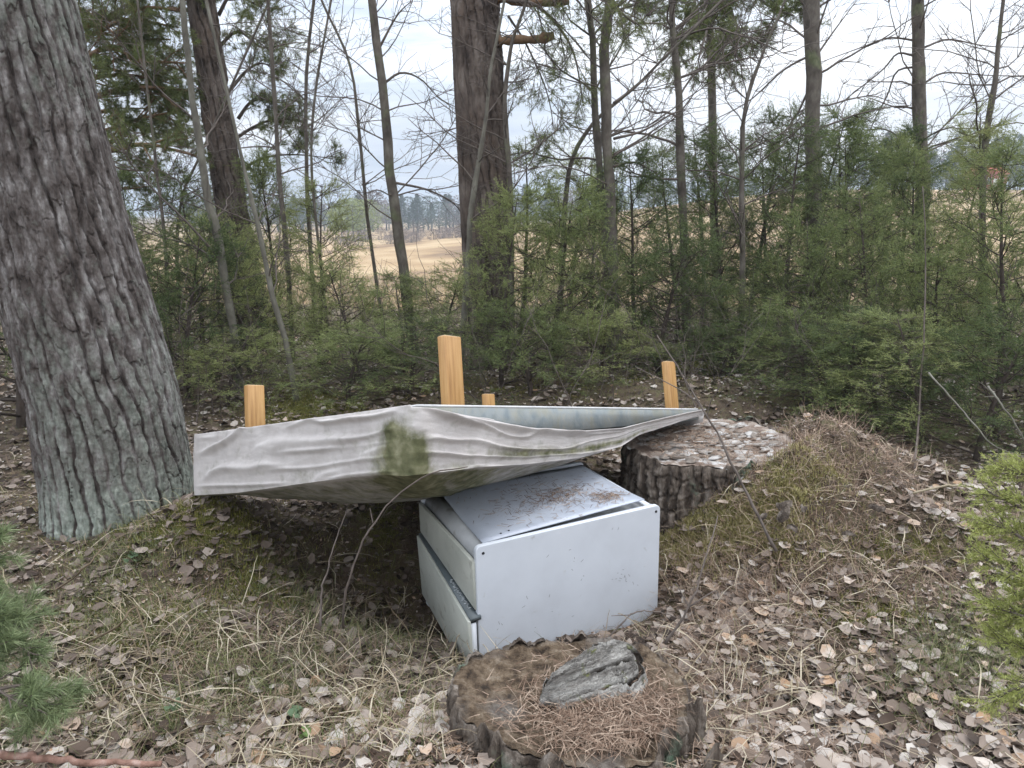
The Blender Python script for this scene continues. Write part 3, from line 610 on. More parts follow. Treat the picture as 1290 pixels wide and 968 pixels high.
for pix, Yd, r in [([(640, -40), (700, -30), (760, 0), (800, 30)], 6.6, .03), ([(640, 0), (680, 10), (720, 60), (735, 130)], 6.8, .02), ([(640, 20), (665, 60), (690, 120), (700, 180)], 7.0, .012)]:
    pine_bough(p3, b3, [PY(a, b, Yd) for a, b in pix], r, 260 + k_, n2=14, n3=8, L2=.5, wood='twig', hang=.08, per=16, nlen=.045); k_ += 1
# pine crown hanging in from the top, right of centre
pts = trunk_path([(905, 440), (900, 300), (897, 120), (893, 0)], 11.0)
t5 = thing('pine_tree', 'far pine whose dense hanging crown fills the top of the picture right of centre', 'tree', pts[0])
mb = MB(); mb.tube(spline(pts, 20), np.linspace(.06, .05, 20), 10); link('trunk', mb.mesh('trunk', True, pts[0]), M['bark_thin'], t5)
for pix, Yd in [([(895, -60), (930, -30), (965, 5), (1000, 20)], 8.6), ([(895, -60), (880, -20), (870, 20), (850, 40)], 8.6), ([(895, -50), (915, 0), (930, 40), (925, 70)], 8.4), ([(895, -80), (940, -60), (985, -20), (1015, 0)], 8.7),
                ([(895, -40), (900, 0), (890, 40), (880, 75)], 8.5), ([(895, -80), (850, -60), (810, -20), (780, 20)], 8.3)]:
    Yc = 10.8; e = [PY(a, b, Yc + (Yd - Yc) * q / 3) for q, (a, b) in enumerate(pix)]
    pine_bough(t5, pts[0], e, .03, 290 + k_, n2=20, n3=12, L2=.65, wood='twig', hang=.05, per=44, nlen=.05, splay=1.1, flat=.8); k_ += 1

# ------------------------------------------------------------------ bed base turned upside down
sF, sL, sR = P(571, 514, 2.7), P(322, 546, 3.53), P(847, 517, 4.0)
av = norm(sR - sF); bv = sL - sF; bv = norm(bv - av * bv.dot(av)); nv = norm(np.cross(av, bv))
if nv[2] < 0: nv = -nv
La = np.linalg.norm(sR - sF); Lb = (sL - sF).dot(bv)
cF = sF - .25 * av - .08 * bv; cL = sF + bv * (Lb + .106) - .25 * av; cR = sF + av * (La + .20) - .08 * bv; cB = cL + cR - cF
bed = thing('bed_base', 'upturned bed base in a stained pale fabric cover with four wooden legs pointing up', 'bed base', cF)
def loc_(p): return np.asarray(p) - cF
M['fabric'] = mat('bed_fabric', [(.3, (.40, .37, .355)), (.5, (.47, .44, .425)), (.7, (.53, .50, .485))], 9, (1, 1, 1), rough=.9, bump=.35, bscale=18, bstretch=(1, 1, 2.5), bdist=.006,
                  attr='stain_tone', stops2=[(.3, (.065, .068, .032)), (.5, (.13, .13, .068)), (.72, (.26, .25, .16))], mask=(17,), soft=.32)
M['board'] = mat('mildewed_board', [(.3, (.22, .235, .215)), (.45, (.27, .27, .235)), (.58, (.255, .275, .275)), (.72, (.32, .31, .27))], 12, (1, 1, .8), rough=.8, bump=.2,
                 stops2=[(.4, (.18, .21, .225)), (.6, (.24, .265, .27))], mask=(9, .48, .66))
M['wood'] = mat('varnished_pine', [(.3, (.28, .14, .045)), (.5, (.43, .235, .085)), (.7, (.53, .32, .13))], 7, (7, 7, .5), rough=.45, bump=.12, bscale=12, spec=.5,
                stops2=[(.4, (.26, .13, .05)), (.6, (.38, .2, .08))], mask=(5, .58, .7))
M['wood_end'] = mat('end_grain', [(.3, (.42, .33, .22)), (.6, (.58, .48, .34))], 30, bump=.2)
# hard frame: four boards and a slab
def slab(p0, p1, down, thick, inward):
    V = [p0, p1, p1 - nv * down, p0 - nv * down]; V += [v + inward * thick for v in V]
    return np.array(V) - cF, [(0, 1, 2, 3), (7, 6, 5, 4), (4, 5, 1, 0), (5, 6, 2, 1), (6, 7, 3, 2), (7, 4, 0, 3)]
e_ = .012
for (p0, p1, inn) in ((cF + av * .03 + bv * e_, cR - av * .03 + bv * e_, bv), (cL + av * .03 - bv * e_, cB - av * .03 - bv * e_, -bv), (cF + bv * .03 + av * e_, cL - bv * .03 + av * e_, av), (cR + bv * .03 - av * e_, cB - bv * .03 - av * e_, -av)):
    V, Q = slab(p0 - nv * .006, p1 - nv * .006, .125, .02, inn)
    for q_, pp in enumerate((p0, p1, p1, p0)):
        tR = np.exp(-np.linalg.norm(pp - cR) / .25) if q_ in (2, 3) else 0
        V[q_] += nv * .085 * tR; V[q_ + 4] += nv * .085 * tR
    link('side_board', MB().add(V, Q).mesh('side_board'), M['board'], bed)
V, Q = slab(cF + av * .035 + bv * .035 - nv * .004, cR - av * .035 + bv * .035 - nv * .004, .012, np.linalg.norm(cL - cF) - .07, bv)
link('bottom_panel', MB().add(V, Q).mesh('bottom_panel'), M['board'], bed)
# thin pale piping along the top edge
mb = MB(); ring = [cF + (av + bv) * .02, cR + (-av + bv) * .02, cB - (av + bv) * .02, cL + (av - bv) * .02, cF + (av + bv) * .02]
path_ = np.concatenate([np.linspace(ring[i_], ring[i_ + 1], 12)[:-1] for i_ in range(4)] + [[ring[4]]]); mb.tube(path_ - cF, .005, 5)
M['piping'] = mat('white_piping', [(.3, (.5, .5, .5)), (.7, (.62, .62, .62))], 20, bump=0)
link('piping', mb.mesh('piping', True), M['piping'], bed)
# fabric cover: rows run from the fabric's upper edge down the side and under the belly
xt = [200, 244, 279, 340, 400, 450, 505, 525, 545, 590, 663, 713, 780, 823, 860, 886, 930]; yt = [566, 560, 551, 540, 530, 521, 514, 513, 515, 524, 539, 544, 540, 530, 522, 517, 514]
xc = [200, 249, 300, 384, 448, 486, 512, 560, 600, 663, 730, 780, 805, 857, 886, 930]; yc = [626, 624, 621, 609, 601, 598, 600, 594, 589, 585, 577, 563, 548, 531, 523, 518]
xb = [200, 245, 281, 345, 409, 460, 507, 560, 600, 663, 730, 780, 803, 857, 886, 930]; yb = [628, 626, 630, 633, 630, 623, 622, 611, 606, 598, 587, 572, 554, 535, 525, 520]
nA, nB = 150, 260
s1 = np.linspace(cL, cF, nA)[:-1]; s2 = np.linspace(cF, cR, nB); per = np.concatenate([s1, s2])
ker = np.hanning(15); ker /= ker.sum(); pad = np.concatenate([np.repeat(per[:1], 7, 0), per, np.repeat(per[-1:], 7, 0)])
per = np.stack([np.convolve(pad[:, k_], ker, 'valid') for k_ in range(3)], 1)
cen = (cF + cB) / 2; pxs, pys, dd = proj(per); inw = cen - per; inw -= (inw @ nv)[:, None] * nv; inwn = norm(inw)
isF = np.arange(len(per)) < nA; edge_in = np.where(isF[:, None], av, bv); out_n = -edge_in
ytop = np.interp(pxs, xt, yt); ytop = np.where(pxs < 520, np.minimum(ytop, pys - 1.5), ytop); rows_ = []; fold_ = []; nT = 60
s_left = np.clip((pxs - 244) / (525 - 244), 0, 1); s_right = np.clip((pxs - 525) / (885 - 525), 0, 1)
corner = np.exp(-((pxs - 512) / 30.) ** 2)
for k_ in range(nT):
    u_ = k_ / (nT - 1); y_ = ytop * (1 - u_) + np.interp(pxs, xc, yc) * u_
    p = CP + (RT * ((pxs - 645) / F)[:, None] + UP * ((484 - y_) / F)[:, None] + FW) * dd[:, None]
    # folds: left part sweeps up to the right, right part follows the sagging edge
    phL = u_ * 14 + 5.0 * s_left ** 1.5 + 6.5 * fbm(s_left * 3, np.full_like(s_left, u_ * 1.5), 2, 60)
    aL = .0095 * (.35 + .65 * vn2(s_left * 5, np.full_like(s_left, u_ * 4), 61)) * sm(0, .12, s_left) * (1 - corner) * (1 - .5 * u_)
    fL = aL * 2.3 * (np.exp(-((((phL / 6.283) % 1) - .5) / .13) ** 2) * 2 - .6) + .002 * fbm(s_left * 30, np.full_like(s_left, u_ * 18), 3, 70)
    mL = sm(.25, .7, vn2(s_left * 4 + 3, np.full_like(s_left, u_ * 3.2), 63)); ph2 = u_ * 26 - 2.5 * s_left + 7 * fbm(s_left * 2.2 + 5, np.full_like(s_left, u_ * 1.3), 2, 64)
    fL = fL * (.15 + .75 * mL) + .0055 * (1 - mL) * (np.exp(-((((ph2 / 6.283) % 1) - .5) / .12) ** 2) * 2 - .5) * (1 - corner) * sm(0, .1, s_left)
    gath = .004 * np.sin(pxs * .55 + 2 * u_) * (np.exp(-((pxs - 285) / 25) ** 2) + np.exp(-((pxs - 448) / 14) ** 2)) * np.exp(-u_ * 3)
    wR = np.clip((np.interp(pxs, xc, yc) - np.interp(pxs, xt, yt)) / 70, .15, 1)
    phR = u_ * 20 - 4.0 * s_right * u_ + 5.5 * fbm(s_right * 4, np.full_like(s_right, u_ * 2), 2, 66)
    aR = .013 * (.3 + .7 * vn2(s_right * 5 + 9, np.full_like(s_right, u_ * 3), 67)) * sm(0, .10, s_right) * (1 - .45 * u_) * wR
    fR = aR * 1.5 * (np.exp(-((((phR / 6.283) % 1) - .5) / .12) ** 2) * 2 - .6) + .002 * fbm(s_right * 30, np.full_like(s_right, u_ * 18), 3, 71) + .022 * np.exp(-((u_ - .08) / .07) ** 2) * sm(.0, .2, s_right)
    bulge = .004 * np.sin(math.pi * min(1, u_)) 
    p = p + out_n * np.maximum(np.where(isF, fL, fR) + gath + bulge + .006, -.005)[:, None] + nv * (.35 * np.where(isF, fL, fR) * (u_ > 0) * (u_ < 1))[:, None]
    rows_.append(p); fold_.append(np.where(isF, fL / (aL * 2.3 + .004), fR / (aR * 2.6 + .004)))
yb_ = np.interp(pxs, xb, yb); crease = rows_[-1]
pb = CP + (RT * ((pxs - 645) / F)[:, None] + UP * ((484 - yb_) / F)[:, None] + FW) * dd[:, None]
drop = ((crease - pb) @ nv)
for k_ in range(1, 9):
    u_ = k_ / 8; wr = .004 * np.sin(pxs * .09 + 6 * u_) * np.sin(u_ * 3.1)
    rows_.append(crease + inwn * (.30 * u_) - nv * ((drop * 1.35 + .012) * (.8 * u_ + .2 * np.sin(u_ * math.pi / 2)))[:, None] + nv * wr[:, None])
last = rows_[-1]
for k_ in range(1, 6):
    u_ = k_ / 5; q = last + inw * (.8 * u_) - nv * .03 * math.sin(u_ * 1.6); rows_.append(q)
V = np.stack(rows_, 0); nr, nc = V.shape[:2]; i = np.arange(nr - 1)[:, None] * nc; j = np.arange(nc - 1)[None]
Q = np.stack([i + j, i + nc + j, i + nc + j + 1, i + j + 1], -1).reshape(-1, 4)
me = mesh_np('cover', V.reshape(-1, 3) - cF, Q, True)
u_all = np.linspace(0, 1, nT); st_ = np.zeros((nr, nc))
for r_ in range(nr):
    u_ = min(1.0, r_ / (nT - 1)); a = .95 * np.exp(-((pxs - 496 - 4 * u_) / (12 + 16 * u_)) ** 2) * sm(.02, .35, u_) + .85 * np.exp(-((pxs - 528) / (8 + 9 * u_)) ** 2) * sm(.2, .55, u_)
    a += .60 * sm(590, 650, pxs) * sm(850, 790, pxs) * np.exp(-((u_ - .72) / .14) ** 2) + .35 * sm(545, 570, pxs) * sm(640, 590, pxs) * sm(.75, 1, u_)
    a += .22 * sm(.78, .98, u_) * sm(420, 250, pxs) + .15 * vn2(pxs * .02, np.full_like(pxs, r_ * .1), 8) + (.45 if r_ >= nT else 0)  # whole underside toned darker than the sides
    if r_ < nT: a += .16 * sm(.1, -.5, fold_[r_]) * vn2(pxs * .03, np.full_like(pxs, r_ * .08), 88)  # olive dirt in the valleys, doubling as painted fold shade
    st_[r_] = a
at = me.attributes.new('stain_tone', 'FLOAT', 'POINT'); at.data.foreach_set('value', st_.ravel().astype(np.float32))
ev = np.empty(len(me.edges) * 2, np.int32); me.edges.foreach_get('vertices', ev); ev = ev.reshape(-1, 2) // nc
se = me.attributes.new('sharp_edge', 'BOOLEAN', 'EDGE'); se.data.foreach_set('value', ((ev[:, 0] == nT - 1) & (ev[:, 1] == nT - 1)))
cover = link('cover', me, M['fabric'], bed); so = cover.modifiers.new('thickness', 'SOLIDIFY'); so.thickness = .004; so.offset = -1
# far sides of the cover, unseen; lengthened to shut light out under the bed
mb = MB()
for (p0, p1, o_) in ((cR, cB, av), (cB, cL, bv)):
    n_ = 60; ps = np.linspace(p0, p1, n_); rr_ = []
    dr = (np.linspace(.07, .34, n_) if p0 is cR else np.linspace(.34, .10, n_))
    for k_ in range(6): rr_.append(ps + o_ * (.006 + .012 * np.sin(np.arange(n_) * .7 + k_))[:, None] * (k_ > 0) - nv * (k_ / 5 * dr)[:, None])
    V = np.stack(rr_, 0); i = np.arange(5)[:, None] * n_; j = np.arange(n_ - 1)[None]; mb.add(V.reshape(-1, 3) - cF, np.stack([i + j, i + n_ + j, i + n_ + j + 1, i + j + 1], -1).reshape(-1, 4))
o = link('cover_flap', mb.mesh('cover_flap', True), M['fabric'], bed)
# legs: 9 x 4 cm, standing out of the base
wa, wb2 = .088, .038
Lm = Matrix((av.tolist(), bv.tolist(), nv.tolist())).transposed()
for p, top, dsc in ((sF, 424, 'nearest wooden leg, tallest in the picture'), (sL, 486, None), (sR, 456, None), (sL + sR - sF, 497, None)):
    pxl, pyl, dl = proj(p); hgt = (pyl - top) * dl / F / nv.dot(UP) 
    mb = MB(); mb.box((0, 0, hgt / 2 - .01), (wa, wb2, hgt + .02)); o = link('leg', mb.mesh('leg'), M['wood'], bed, loc_(p)); o.rotation_euler = Lm.to_euler(); bevel(o, .004)
    mb = MB(); mb.box((0, 0, hgt + .0008), (wa - .009, wb2 - .009, .002)); link('end_cut', mb.mesh('end_cut'), M['wood_end'], o)

# ------------------------------------------------------------------ the metal cabinet lying under the bed base
NL = P(599, 690, 2.75); NR = P(832, 636, 3.10); ux = norm(NR - NL); wy = norm(np.cross([0, 0, 1.], ux)); zc_ = norm(np.cross(ux, wy)); Wc = np.linalg.norm(NR - NL); Dc = .64; Hc = .57
cab = thing('metal_cabinet', 'white metal drawer cabinet, half buried in the litter behind the near stump', 'cabinet', NL)
cab.rotation_euler = Matrix((ux.tolist(), wy.tolist(), zc_.tolist())).transposed().to_euler()
M['white'] = mat('white_enamel', [(.3, (.55, .575, .62)), (.5, (.60, .63, .68)), (.7, (.635, .665, .715))], 4, rough=.38, bump=.08, bscale=6, bdist=.004, spec=.5,
                 stops2=[(.4, (.36, .36, .34)), (.6, (.52, .52, .51))], mask=(23, .66, .80))
M['grey_metal'] = mat('grey_sheet_metal', [(.3, (.28, .29, .30)), (.7, (.42, .43, .44))], 6, rough=.35, bump=.1, spec=.5, stops2=[(.4, (.12, .11, .10)), (.6, (.2, .19, .17))], mask=(14, .56, .7))
M['cream'] = mat('cream_panel', [(.3, (.36, .37, .33)), (.7, (.50, .51, .46))], 5, rough=.5, bump=.06, stops2=[(.4, (.20, .19, .16)), (.6, (.3, .29, .25))], mask=(16, .6, .75))
M['dark'] = mat('dark_cavity', [(.3, (.012, .012, .013)), (.7, (.03, .03, .032))], 8, bump=0, rough=.7)
M['strip'] = mat('dark_strip', [(.3, (.06, .075, .08)), (.7, (.12, .14, .15))], 10, bump=.1, rough=.4, spec=.5)
M['plastic'] = mat('grey_plastic', [(.3, (.50, .52, .55)), (.7, (.60, .62, .65))], 10, bump=.05, rough=.4)
def rounded_panel(w0, h0, x0, ztop, rad_, th_, segs=8):
    """rectangle w0 x h0 in xz plane with rounded corners, thickness in +y"""
    pts = []
    for cx_, cz_, a0 in ((x0 + w0 - rad_, ztop - rad_, 0), (x0 + rad_, ztop - rad_, 90), (x0 + rad_, ztop - h0 + rad_, 180), (x0 + w0 - rad_, ztop - h0 + rad_, 270)):
        for q in range(segs + 1): a = R(a0 + 90 * q / segs); pts.append((cx_ + rad_ * math.cos(a), cz_ + rad_ * math.sin(a)))
    import bmesh
    bm = bmesh.new(); f = [bm.verts.new((x, 0, z)) for x, z in pts]; bk = [bm.verts.new((x, th_, z)) for x, z in pts]
    bm.faces.new(f); bm.faces.new(bk[::-1]); n_ = len(f)
    for q in range(n_): bm.faces.new((f[q], bk[q], bk[(q + 1) % n_], f[(q + 1) % n_]))
    bmesh.ops.recalc_face_normals(bm, faces=bm.faces); me = bpy.data.meshes.new('p'); bm.to_mesh(me); bm.free(); return me
o = link('side_panel', rounded_panel(Wc, Hc, 0, 0, .022, .022), M['white'], cab); bevel(o, .003)
# far side panel
o = link('side_panel', rounded_panel(Wc, Hc, 0, -.004, .022, .02), M['white'], cab, (0, Dc - .02, 0)); bevel(o, .003)
# shell: curved sheet-metal edge running back along the top left, then a recessed deck
prof = [(.012, -.20), (.012, -.06)] + [(.012 + .05 * (1 - math.cos(R(a))), -.06 + .05 * math.sin(R(a))) for a in range(10, 91, 10)] + [(.12, -.010), (.12, -.045)]
pr = np.array([(x, 0, z) for x, z in prof]); n_ = len(pr); V = np.concatenate([pr + [0, .024, 0], pr + [0, Dc - .024, 0]]); Q = [(q, q + 1, n_ + q + 1, n_ + q) for q in range(n_ - 1)]
o = link('rounded_edge', mesh_np('rounded_edge', V, np.array(Q), True), M['grey_metal'], cab); so = o.modifiers.new('t', 'SOLIDIFY'); so.thickness = .0015
mb = MB(); mb.box((Wc / 2 + .05, Dc / 2, -.052), (Wc - .13, Dc - .05, .01)); link('deck', mb.mesh('deck'), M['grey_metal'], cab)
mb = MB(); mb.box((Wc / 2 + .02, Dc / 2, -.30), (Wc - .07, Dc - .05, .42)); link('carcass', mb.mesh('carcass'), M['dark'], cab)
mb = MB(); mb.box((Wc - .008, Dc / 2, -Hc / 2 - .01), (.008, Dc - .048, Hc - .06)); link('back_panel', mb.mesh('back_panel'), M['white'], cab)
mb = MB(); mb.box((Wc / 2 + .07, .035, -.012), (Wc - .17, .02, .004)); link('top_flange', mb.mesh('top_flange'), M['white'], cab)
mb = MB(); mb.box((Wc - .03, Dc / 2, -.014), (.03, Dc - .06, .004)); link('top_flange', mb.mesh('top_flange'), M['white'], cab)
# loose sheet lying askew on the top
sc = [P(609, 681, 2.80), P(810, 625, 3.15), P(733, 586, 3.72), P(552, 616, 3.33)]
Mi = np.array(Matrix((ux.tolist(), wy.tolist(), zc_.tolist()))); lc = []
for (a_, b_), zt in zip([(608, 684), (812, 629), (733, 586), (552, 616)], (.002, .016, .030, .006)):
    r_ = ray(a_, b_); o_ = Mi @ (CP - NL); d_ = Mi @ r_; lc.append(o_ + d_ * ((zt - o_[2]) / d_[2]))
g = 14; V = []
for a in range(g + 1):
    for b in range(g + 1):
        u_, v_ = a / g, b / g; p = (lc[0] * (1 - u_) + lc[1] * u_) * (1 - v_) + (lc[3] * (1 - u_) + lc[2] * u_) * v_; p = p + np.array([0, 0, -.008 * math.sin(math.pi * v_)]); V.append(p)
V = np.array(V); Q = [(a * (g + 1) + b, (a + 1) * (g + 1) + b, (a + 1) * (g + 1) + b + 1, a * (g + 1) + b + 1) for a in range(g) for b in range(g)]
M['sheet'] = mat('white_sheet_shaded', [(.3, (.34, .37, .43)), (.7, (.43, .46, .52))], 4, rough=.42, bump=.05, spec=.5, stops2=[(.4, (.12, .10, .08)), (.6, (.28, .27, .25))], mask=(26, .64, .76))  # white sheet; shade from the bed above is put into this colour
ls = link('loose_top_sheet', mesh_np('loose_top_sheet', V, np.array(Q), True), M['sheet'], cab); so = ls.modifiers.new('t', 'SOLIDIFY'); so.thickness = .003
# drawer fronts on the left end
def quadbox(pts, th_):
    p = np.array(pts, float); return np.concatenate([p, p + [th_, 0, 0]]), [(0, 1, 2, 3), (7, 6, 5, 4), (4, 5, 1, 0), (5, 6, 2, 1), (6, 7, 3, 2), (7, 4, 0, 3)]
V, Q = quadbox([(-.012, .012, -.062), (-.012, Dc - .01, -.050), (-.012, Dc - .01, -.19), (-.006, .012, -.265)], .018)
o = link('drawer_front', MB().add(V, Q).mesh('drawer_front'), M['cream'], cab); bevel(o, .003); o['label'] = 'upper drawer front'
V, Q = quadbox([(-.048, -.012, -.290), (-.030, Dc - .01, -.205), (-.020, Dc - .01, -.50), (-.040, -.012, -.56)], .014)
lf = link('drawer_front', MB().add(V, Q).mesh('drawer_front'), M['cream'], cab); bevel(lf, .003); lf['label'] = 'lower drawer front, sagging open'
V, Q = quadbox([(-.036, -.010, -.280), (-.022, Dc - .02, -.192), (-.022, Dc - .02, -.208), (-.036, -.010, -.295)], .045)
hs = link('handle_strip', MB().add(V, Q).mesh('handle_strip'), M['strip'], cab)
mb = MB(); mb.box((-.022, -.004, -.43), (.022, .008, .25)); link('drawer_end', mb.mesh('drawer_end'), M['plastic'], cab)
mb = MB(); mb.box((.004, .006, -.43), (.010, .004, .24)); link('drawer_runner', mb.mesh('drawer_runner'), M['grey_metal'], cab)
# worn raised marks on the strip
mb = MB(); rg = np.random.default_rng(5)
for q in range(26):
    f = .05 + .2 * q / 26; y_ = f; zt = -.280 + (.088) * (y_ + .01) / (Dc - .01) + .0008; x_ = -.022 + .012 * rg.random(); mb.box((x_, y_, zt), (rg.uniform(.004, .014), rg.uniform(.002, .004), .001))
link('worn_marks', mb.mesh('worn_marks'), M['plastic'], cab)
# screws and holes
mb0 = MB(); mb0.tube([(0, -.0015, 0), (0, .004, 0)], [.0055, .0055], 12); scm = mb0.mesh('screw')
for (x_, z_) in ((.030, -.030), (Wc - .022, -.026)): link('screw', scm, M['dark'], cab, (x_, -.0005, z_))
mb1 = MB(); mb1.tube([(0, 0, 0), (0, 0, .001)], [.004, .004], 10); hm = mb1.mesh('hole')
for (u_, v_) in ((.12, .06), (.17, .07)): link('hole', hm, M['dark'], cab, tuple((lc[0] * (1 - u_) + lc[1] * u_) * (1 - v_) + (lc[3] * (1 - u_) + lc[2] * u_) * v_ + np.array([0, 0, .0])))
# scratches on the white side
mb = MB()
for q in range(34):
    cx_, cz_ = ((rg.normal(.66, .03), rg.normal(-.28, .02)) if q < 12 else (rg.uniform(.05, Wc - .05), rg.uniform(-.42, -.04))); a = rg.uniform(0, 3.1); l_ = rg.uniform(.002, .008)
    V = np.array([(-l_, 0, -.0006), (l_, 0, -.0006), (l_, 0, .0006), (-l_, 0, .0006)]); ca, sa = math.cos(a), math.sin(a); V = np.stack([V[:, 0] * ca - V[:, 2] * sa + cx_, np.full(4, -.0006), V[:, 0] * sa + V[:, 2] * ca + cz_], 1); mb.add(V, [(0, 1, 2, 3)])
link('scratches', mb.mesh('scratches'), M['dark'], cab)['kind'] = 'stuff'
# needles on the sheet
nn = 900; rgn = np.random.default_rng(8); uu = np.clip(rgn.beta(2.2, 2.0, nn), .05, .95); vv = np.clip(rgn.beta(2.2, 2.4, nn), .08, .95)
cl = rgn.random(nn) < .45; uu = np.where(cl, .62 + rgn.normal(0, .10, nn), uu); vv = np.where(cl, .45 + rgn.normal(0, .11, nn), vv); cl2 = rgn.random(nn) < .2; uu = np.where(cl2, .86 + rgn.normal(0, .05, nn), uu); vv = np.where(cl2, .22 + rgn.normal(0, .06, nn), vv)
uu = np.clip(uu, .03, .97); vv = np.clip(vv, .03, .97)
bp = (lc[0] * (1 - uu[:, None]) + lc[1] * uu[:, None]) * (1 - vv[:, None]) + (lc[3] * (1 - uu[:, None]) + lc[2] * uu[:, None]) * vv[:, None] + np.stack([0 * uu, 0 * uu, -.008 * np.sin(math.pi * vv) + .002 + rgn.random(nn) * .004], 1)
V, Q = blades(bp, rgn.uniform(0, 6.28, nn), rgn.uniform(.015, .05, nn), .0022, rgn.uniform(-.05, .15, nn), .25, 3); nd = link('pine_needles', mesh_np('pine_needles', V, Q), M['needle'], ls); nd['kind'] = 'stuff'

# ------------------------------------------------------------------ stumps
def stump(label, cx_, cy_, ztop, rx_, ry_, seed, tilt, matt, mats, dark=0, ragged=.026, hgt=.35, flare=.10, furrow=.016):
    rng = np.random.default_rng(seed); nu = 420; th = np.linspace(0, 2 * math.pi, nu, endpoint=False)
    edge = 1 + .035 * fbm(np.cos(th) * 6, np.sin(th) * 6, 3, seed + 40) + .02 * fbm(np.cos(th) * 17, np.sin(th) * 17, 2, seed + 41) + .09 * fbm(np.cos(th) * 1.6 + 7, np.sin(th) * 1.6, 3, seed) * 1.4 + .05 * np.cos(3 * th + seed)
    t = thing('tree_stump', label, 'stump', (cx_, cy_, ztop - hgt))
    nr = 46; rr_ = np.linspace(0, 1, nr); T, Rr = np.meshgrid(th, rr_); E = edge[None] * np.ones_like(Rr); rimb = .012 * fbm(np.cos(T) * 9, np.sin(T) * 9, 3, seed + 5)
    x = rx_ * E * Rr * np.cos(T); y = ry_ * E * Rr * np.sin(T)
    z = ragged * (fbm(x * 11, y * 11, 4, seed + 2) + .5 * (worley(x * 16, y * 9, seed)[0] - .5)) + .010 * sm(.86, .97, Rr) + rimb * sm(.8, 1, Rr) + tilt[0] * x + tilt[1] * y + .002 * np.sin(Rr * 90 + 3 * fbm(x * 5, y * 5, 2, 4))
    top = np.stack([x, y, z + hgt], -1).reshape(-1, 3); i = np.arange(nr - 1)[:, None] * nu; j = np.arange(nu)[None]; j2 = (j + 1) % nu
    Q = np.stack([i + j, i + nu + j, i + nu + j2, i + j2], -1).reshape(-1, 4); link('cut_top', mesh_np('cut_top', top, Q, True), matt, t)
    # bark side
    ns = 90; ff = np.linspace(0, 1, ns); T, Fv = np.meshgrid(th, ff); E = edge[None] * np.ones_like(Fv); ztp = z[-1][None] + hgt
    zz_ = (ztp + .003 + .05 * np.clip(fbm(np.cos(T) * 7, np.sin(T) * 7, 4, seed + 7), -.15, 1)) * (1 - Fv) - .15 * Fv
    Tn = (T - math.pi / 2) % (2 * math.pi); n_ = int(round(2 * math.pi * rx_ / .055)); u = Tn / (2 * math.pi) * n_; u2 = u + np.sin(Tn / 2) ** .25 * (.8 * fbm(u * .6, zz_ * 4, 3, seed + 3) + .3 * fbm(u * 2, zz_ * 12, 3, seed + 4)); cl_ = np.floor(u2); fu = u2 - cl_
    hc = _h(cl_, cl_ * 0, cl_ * 0, seed); v2 = zz_ * 9 * (.6 + .8 * hc) + hc * 5 + .4 * fbm(u, zz_ * 8, 2, 5); rw_ = np.floor(v2); idv = _h(cl_, rw_, cl_ * 0, seed + 1); crk = np.maximum(1 - sm(0, .22, np.minimum(fu, 1 - fu)), .5 * (1 - sm(0, .12, np.minimum(v2 - rw_, 1 - v2 + rw_))))
    d = furrow * (-1.1 * crk + .9 * (idv - .3) + .7 * np.floor((fbm(u * 2.5, zz_ * 14, 3, 8) * .5 + .5) * 5) / 5 + .5 * fbm(u * 9, zz_ * 45, 3, 9)) + flare * Fv ** 1.6 * (.5 + .5 * np.cos(4 * T + seed)) + .006
    d = d * sm(-.04, .10, Fv) + .002 + .008 * fbm(np.cos(T) * 12, np.sin(T) * 12, 3, seed + 14) * (1 - Fv)
    V = np.stack([(rx_ * E + d) * np.cos(T), (ry_ * E + d) * np.sin(T), zz_], -1).reshape(-1, 3); i = np.arange(ns - 1)[:, None] * nu
    # inner lip so that the bark has thickness
    lip = np.stack([(rx_ * edge - .006) * np.cos(th), (ry_ * edge - .006) * np.sin(th), zz_[0] - .004], -1); V = np.concatenate([V, lip]); b0 = ns * nu; jj = np.arange(nu)
    Q = np.concatenate([np.stack([i + j, i + nu + j, i + nu + j2, i + j2], -1).reshape(-1, 4), np.stack([jj, (jj + 1) % nu, b0 + (jj + 1) % nu, b0 + jj], -1)])
    link('bark', mesh_np('bark', V, Q, True), mats, t); return t, edge
M['rot'] = mat('rotten_cut_wood', [(.34, (.040, .027, .018)), (.44, (.12, .082, .052)), (.55, (.225, .165, .11)), (.70, (.38, .31, .235))], 24, rough=.8, bump=1.0, bscale=90, bdist=.03,
               stops2=[(.4, (.17, .14, .12)), (.6, (.26, .23, .20))], mask=(5, .52, .64))
M['stump_bark'] = mat('old_stump_bark', [(.33, (.032, .024, .019)), (.47, (.10, .078, .062)), (.58, (.20, .165, .135)), (.7, (.34, .30, .265))], 26, (1, 1, .22), rough=.9, bump=1.0, bscale=75, bstretch=(1, 1, .2), bdist=.02, stops2=[(.4, (.07, .11, .07)), (.6, (.16, .22, .16))], mask=(7, .58, .68))
M['pale_top'] = mat('weathered_stump_top', [(.3, (.10, .07, .055)), (.46, (.20, .15, .12)), (.6, (.34, .29, .25))], 14, rough=.9, bump=.8, bscale=60, bdist=.012, stops2=[(.4, (.42, .40, .38)), (.6, (.62, .61, .60))], mask=(9, .52, .60))
M['slab'] = mat('grey_bark_slab', [(.34, (.07, .060, .052)), (.46, (.26, .245, .225)), (.58, (.46, .44, .41)), (.72, (.66, .64, .60))], 30, (.22, 1, 1), rough=.9, bump=1.0, bscale=80, bstretch=(.22, 1, 1), bdist=.02, stops2=[(.4, (.06, .07, .03)), (.6, (.22, .23, .10))], mask=(22, .58, .66))
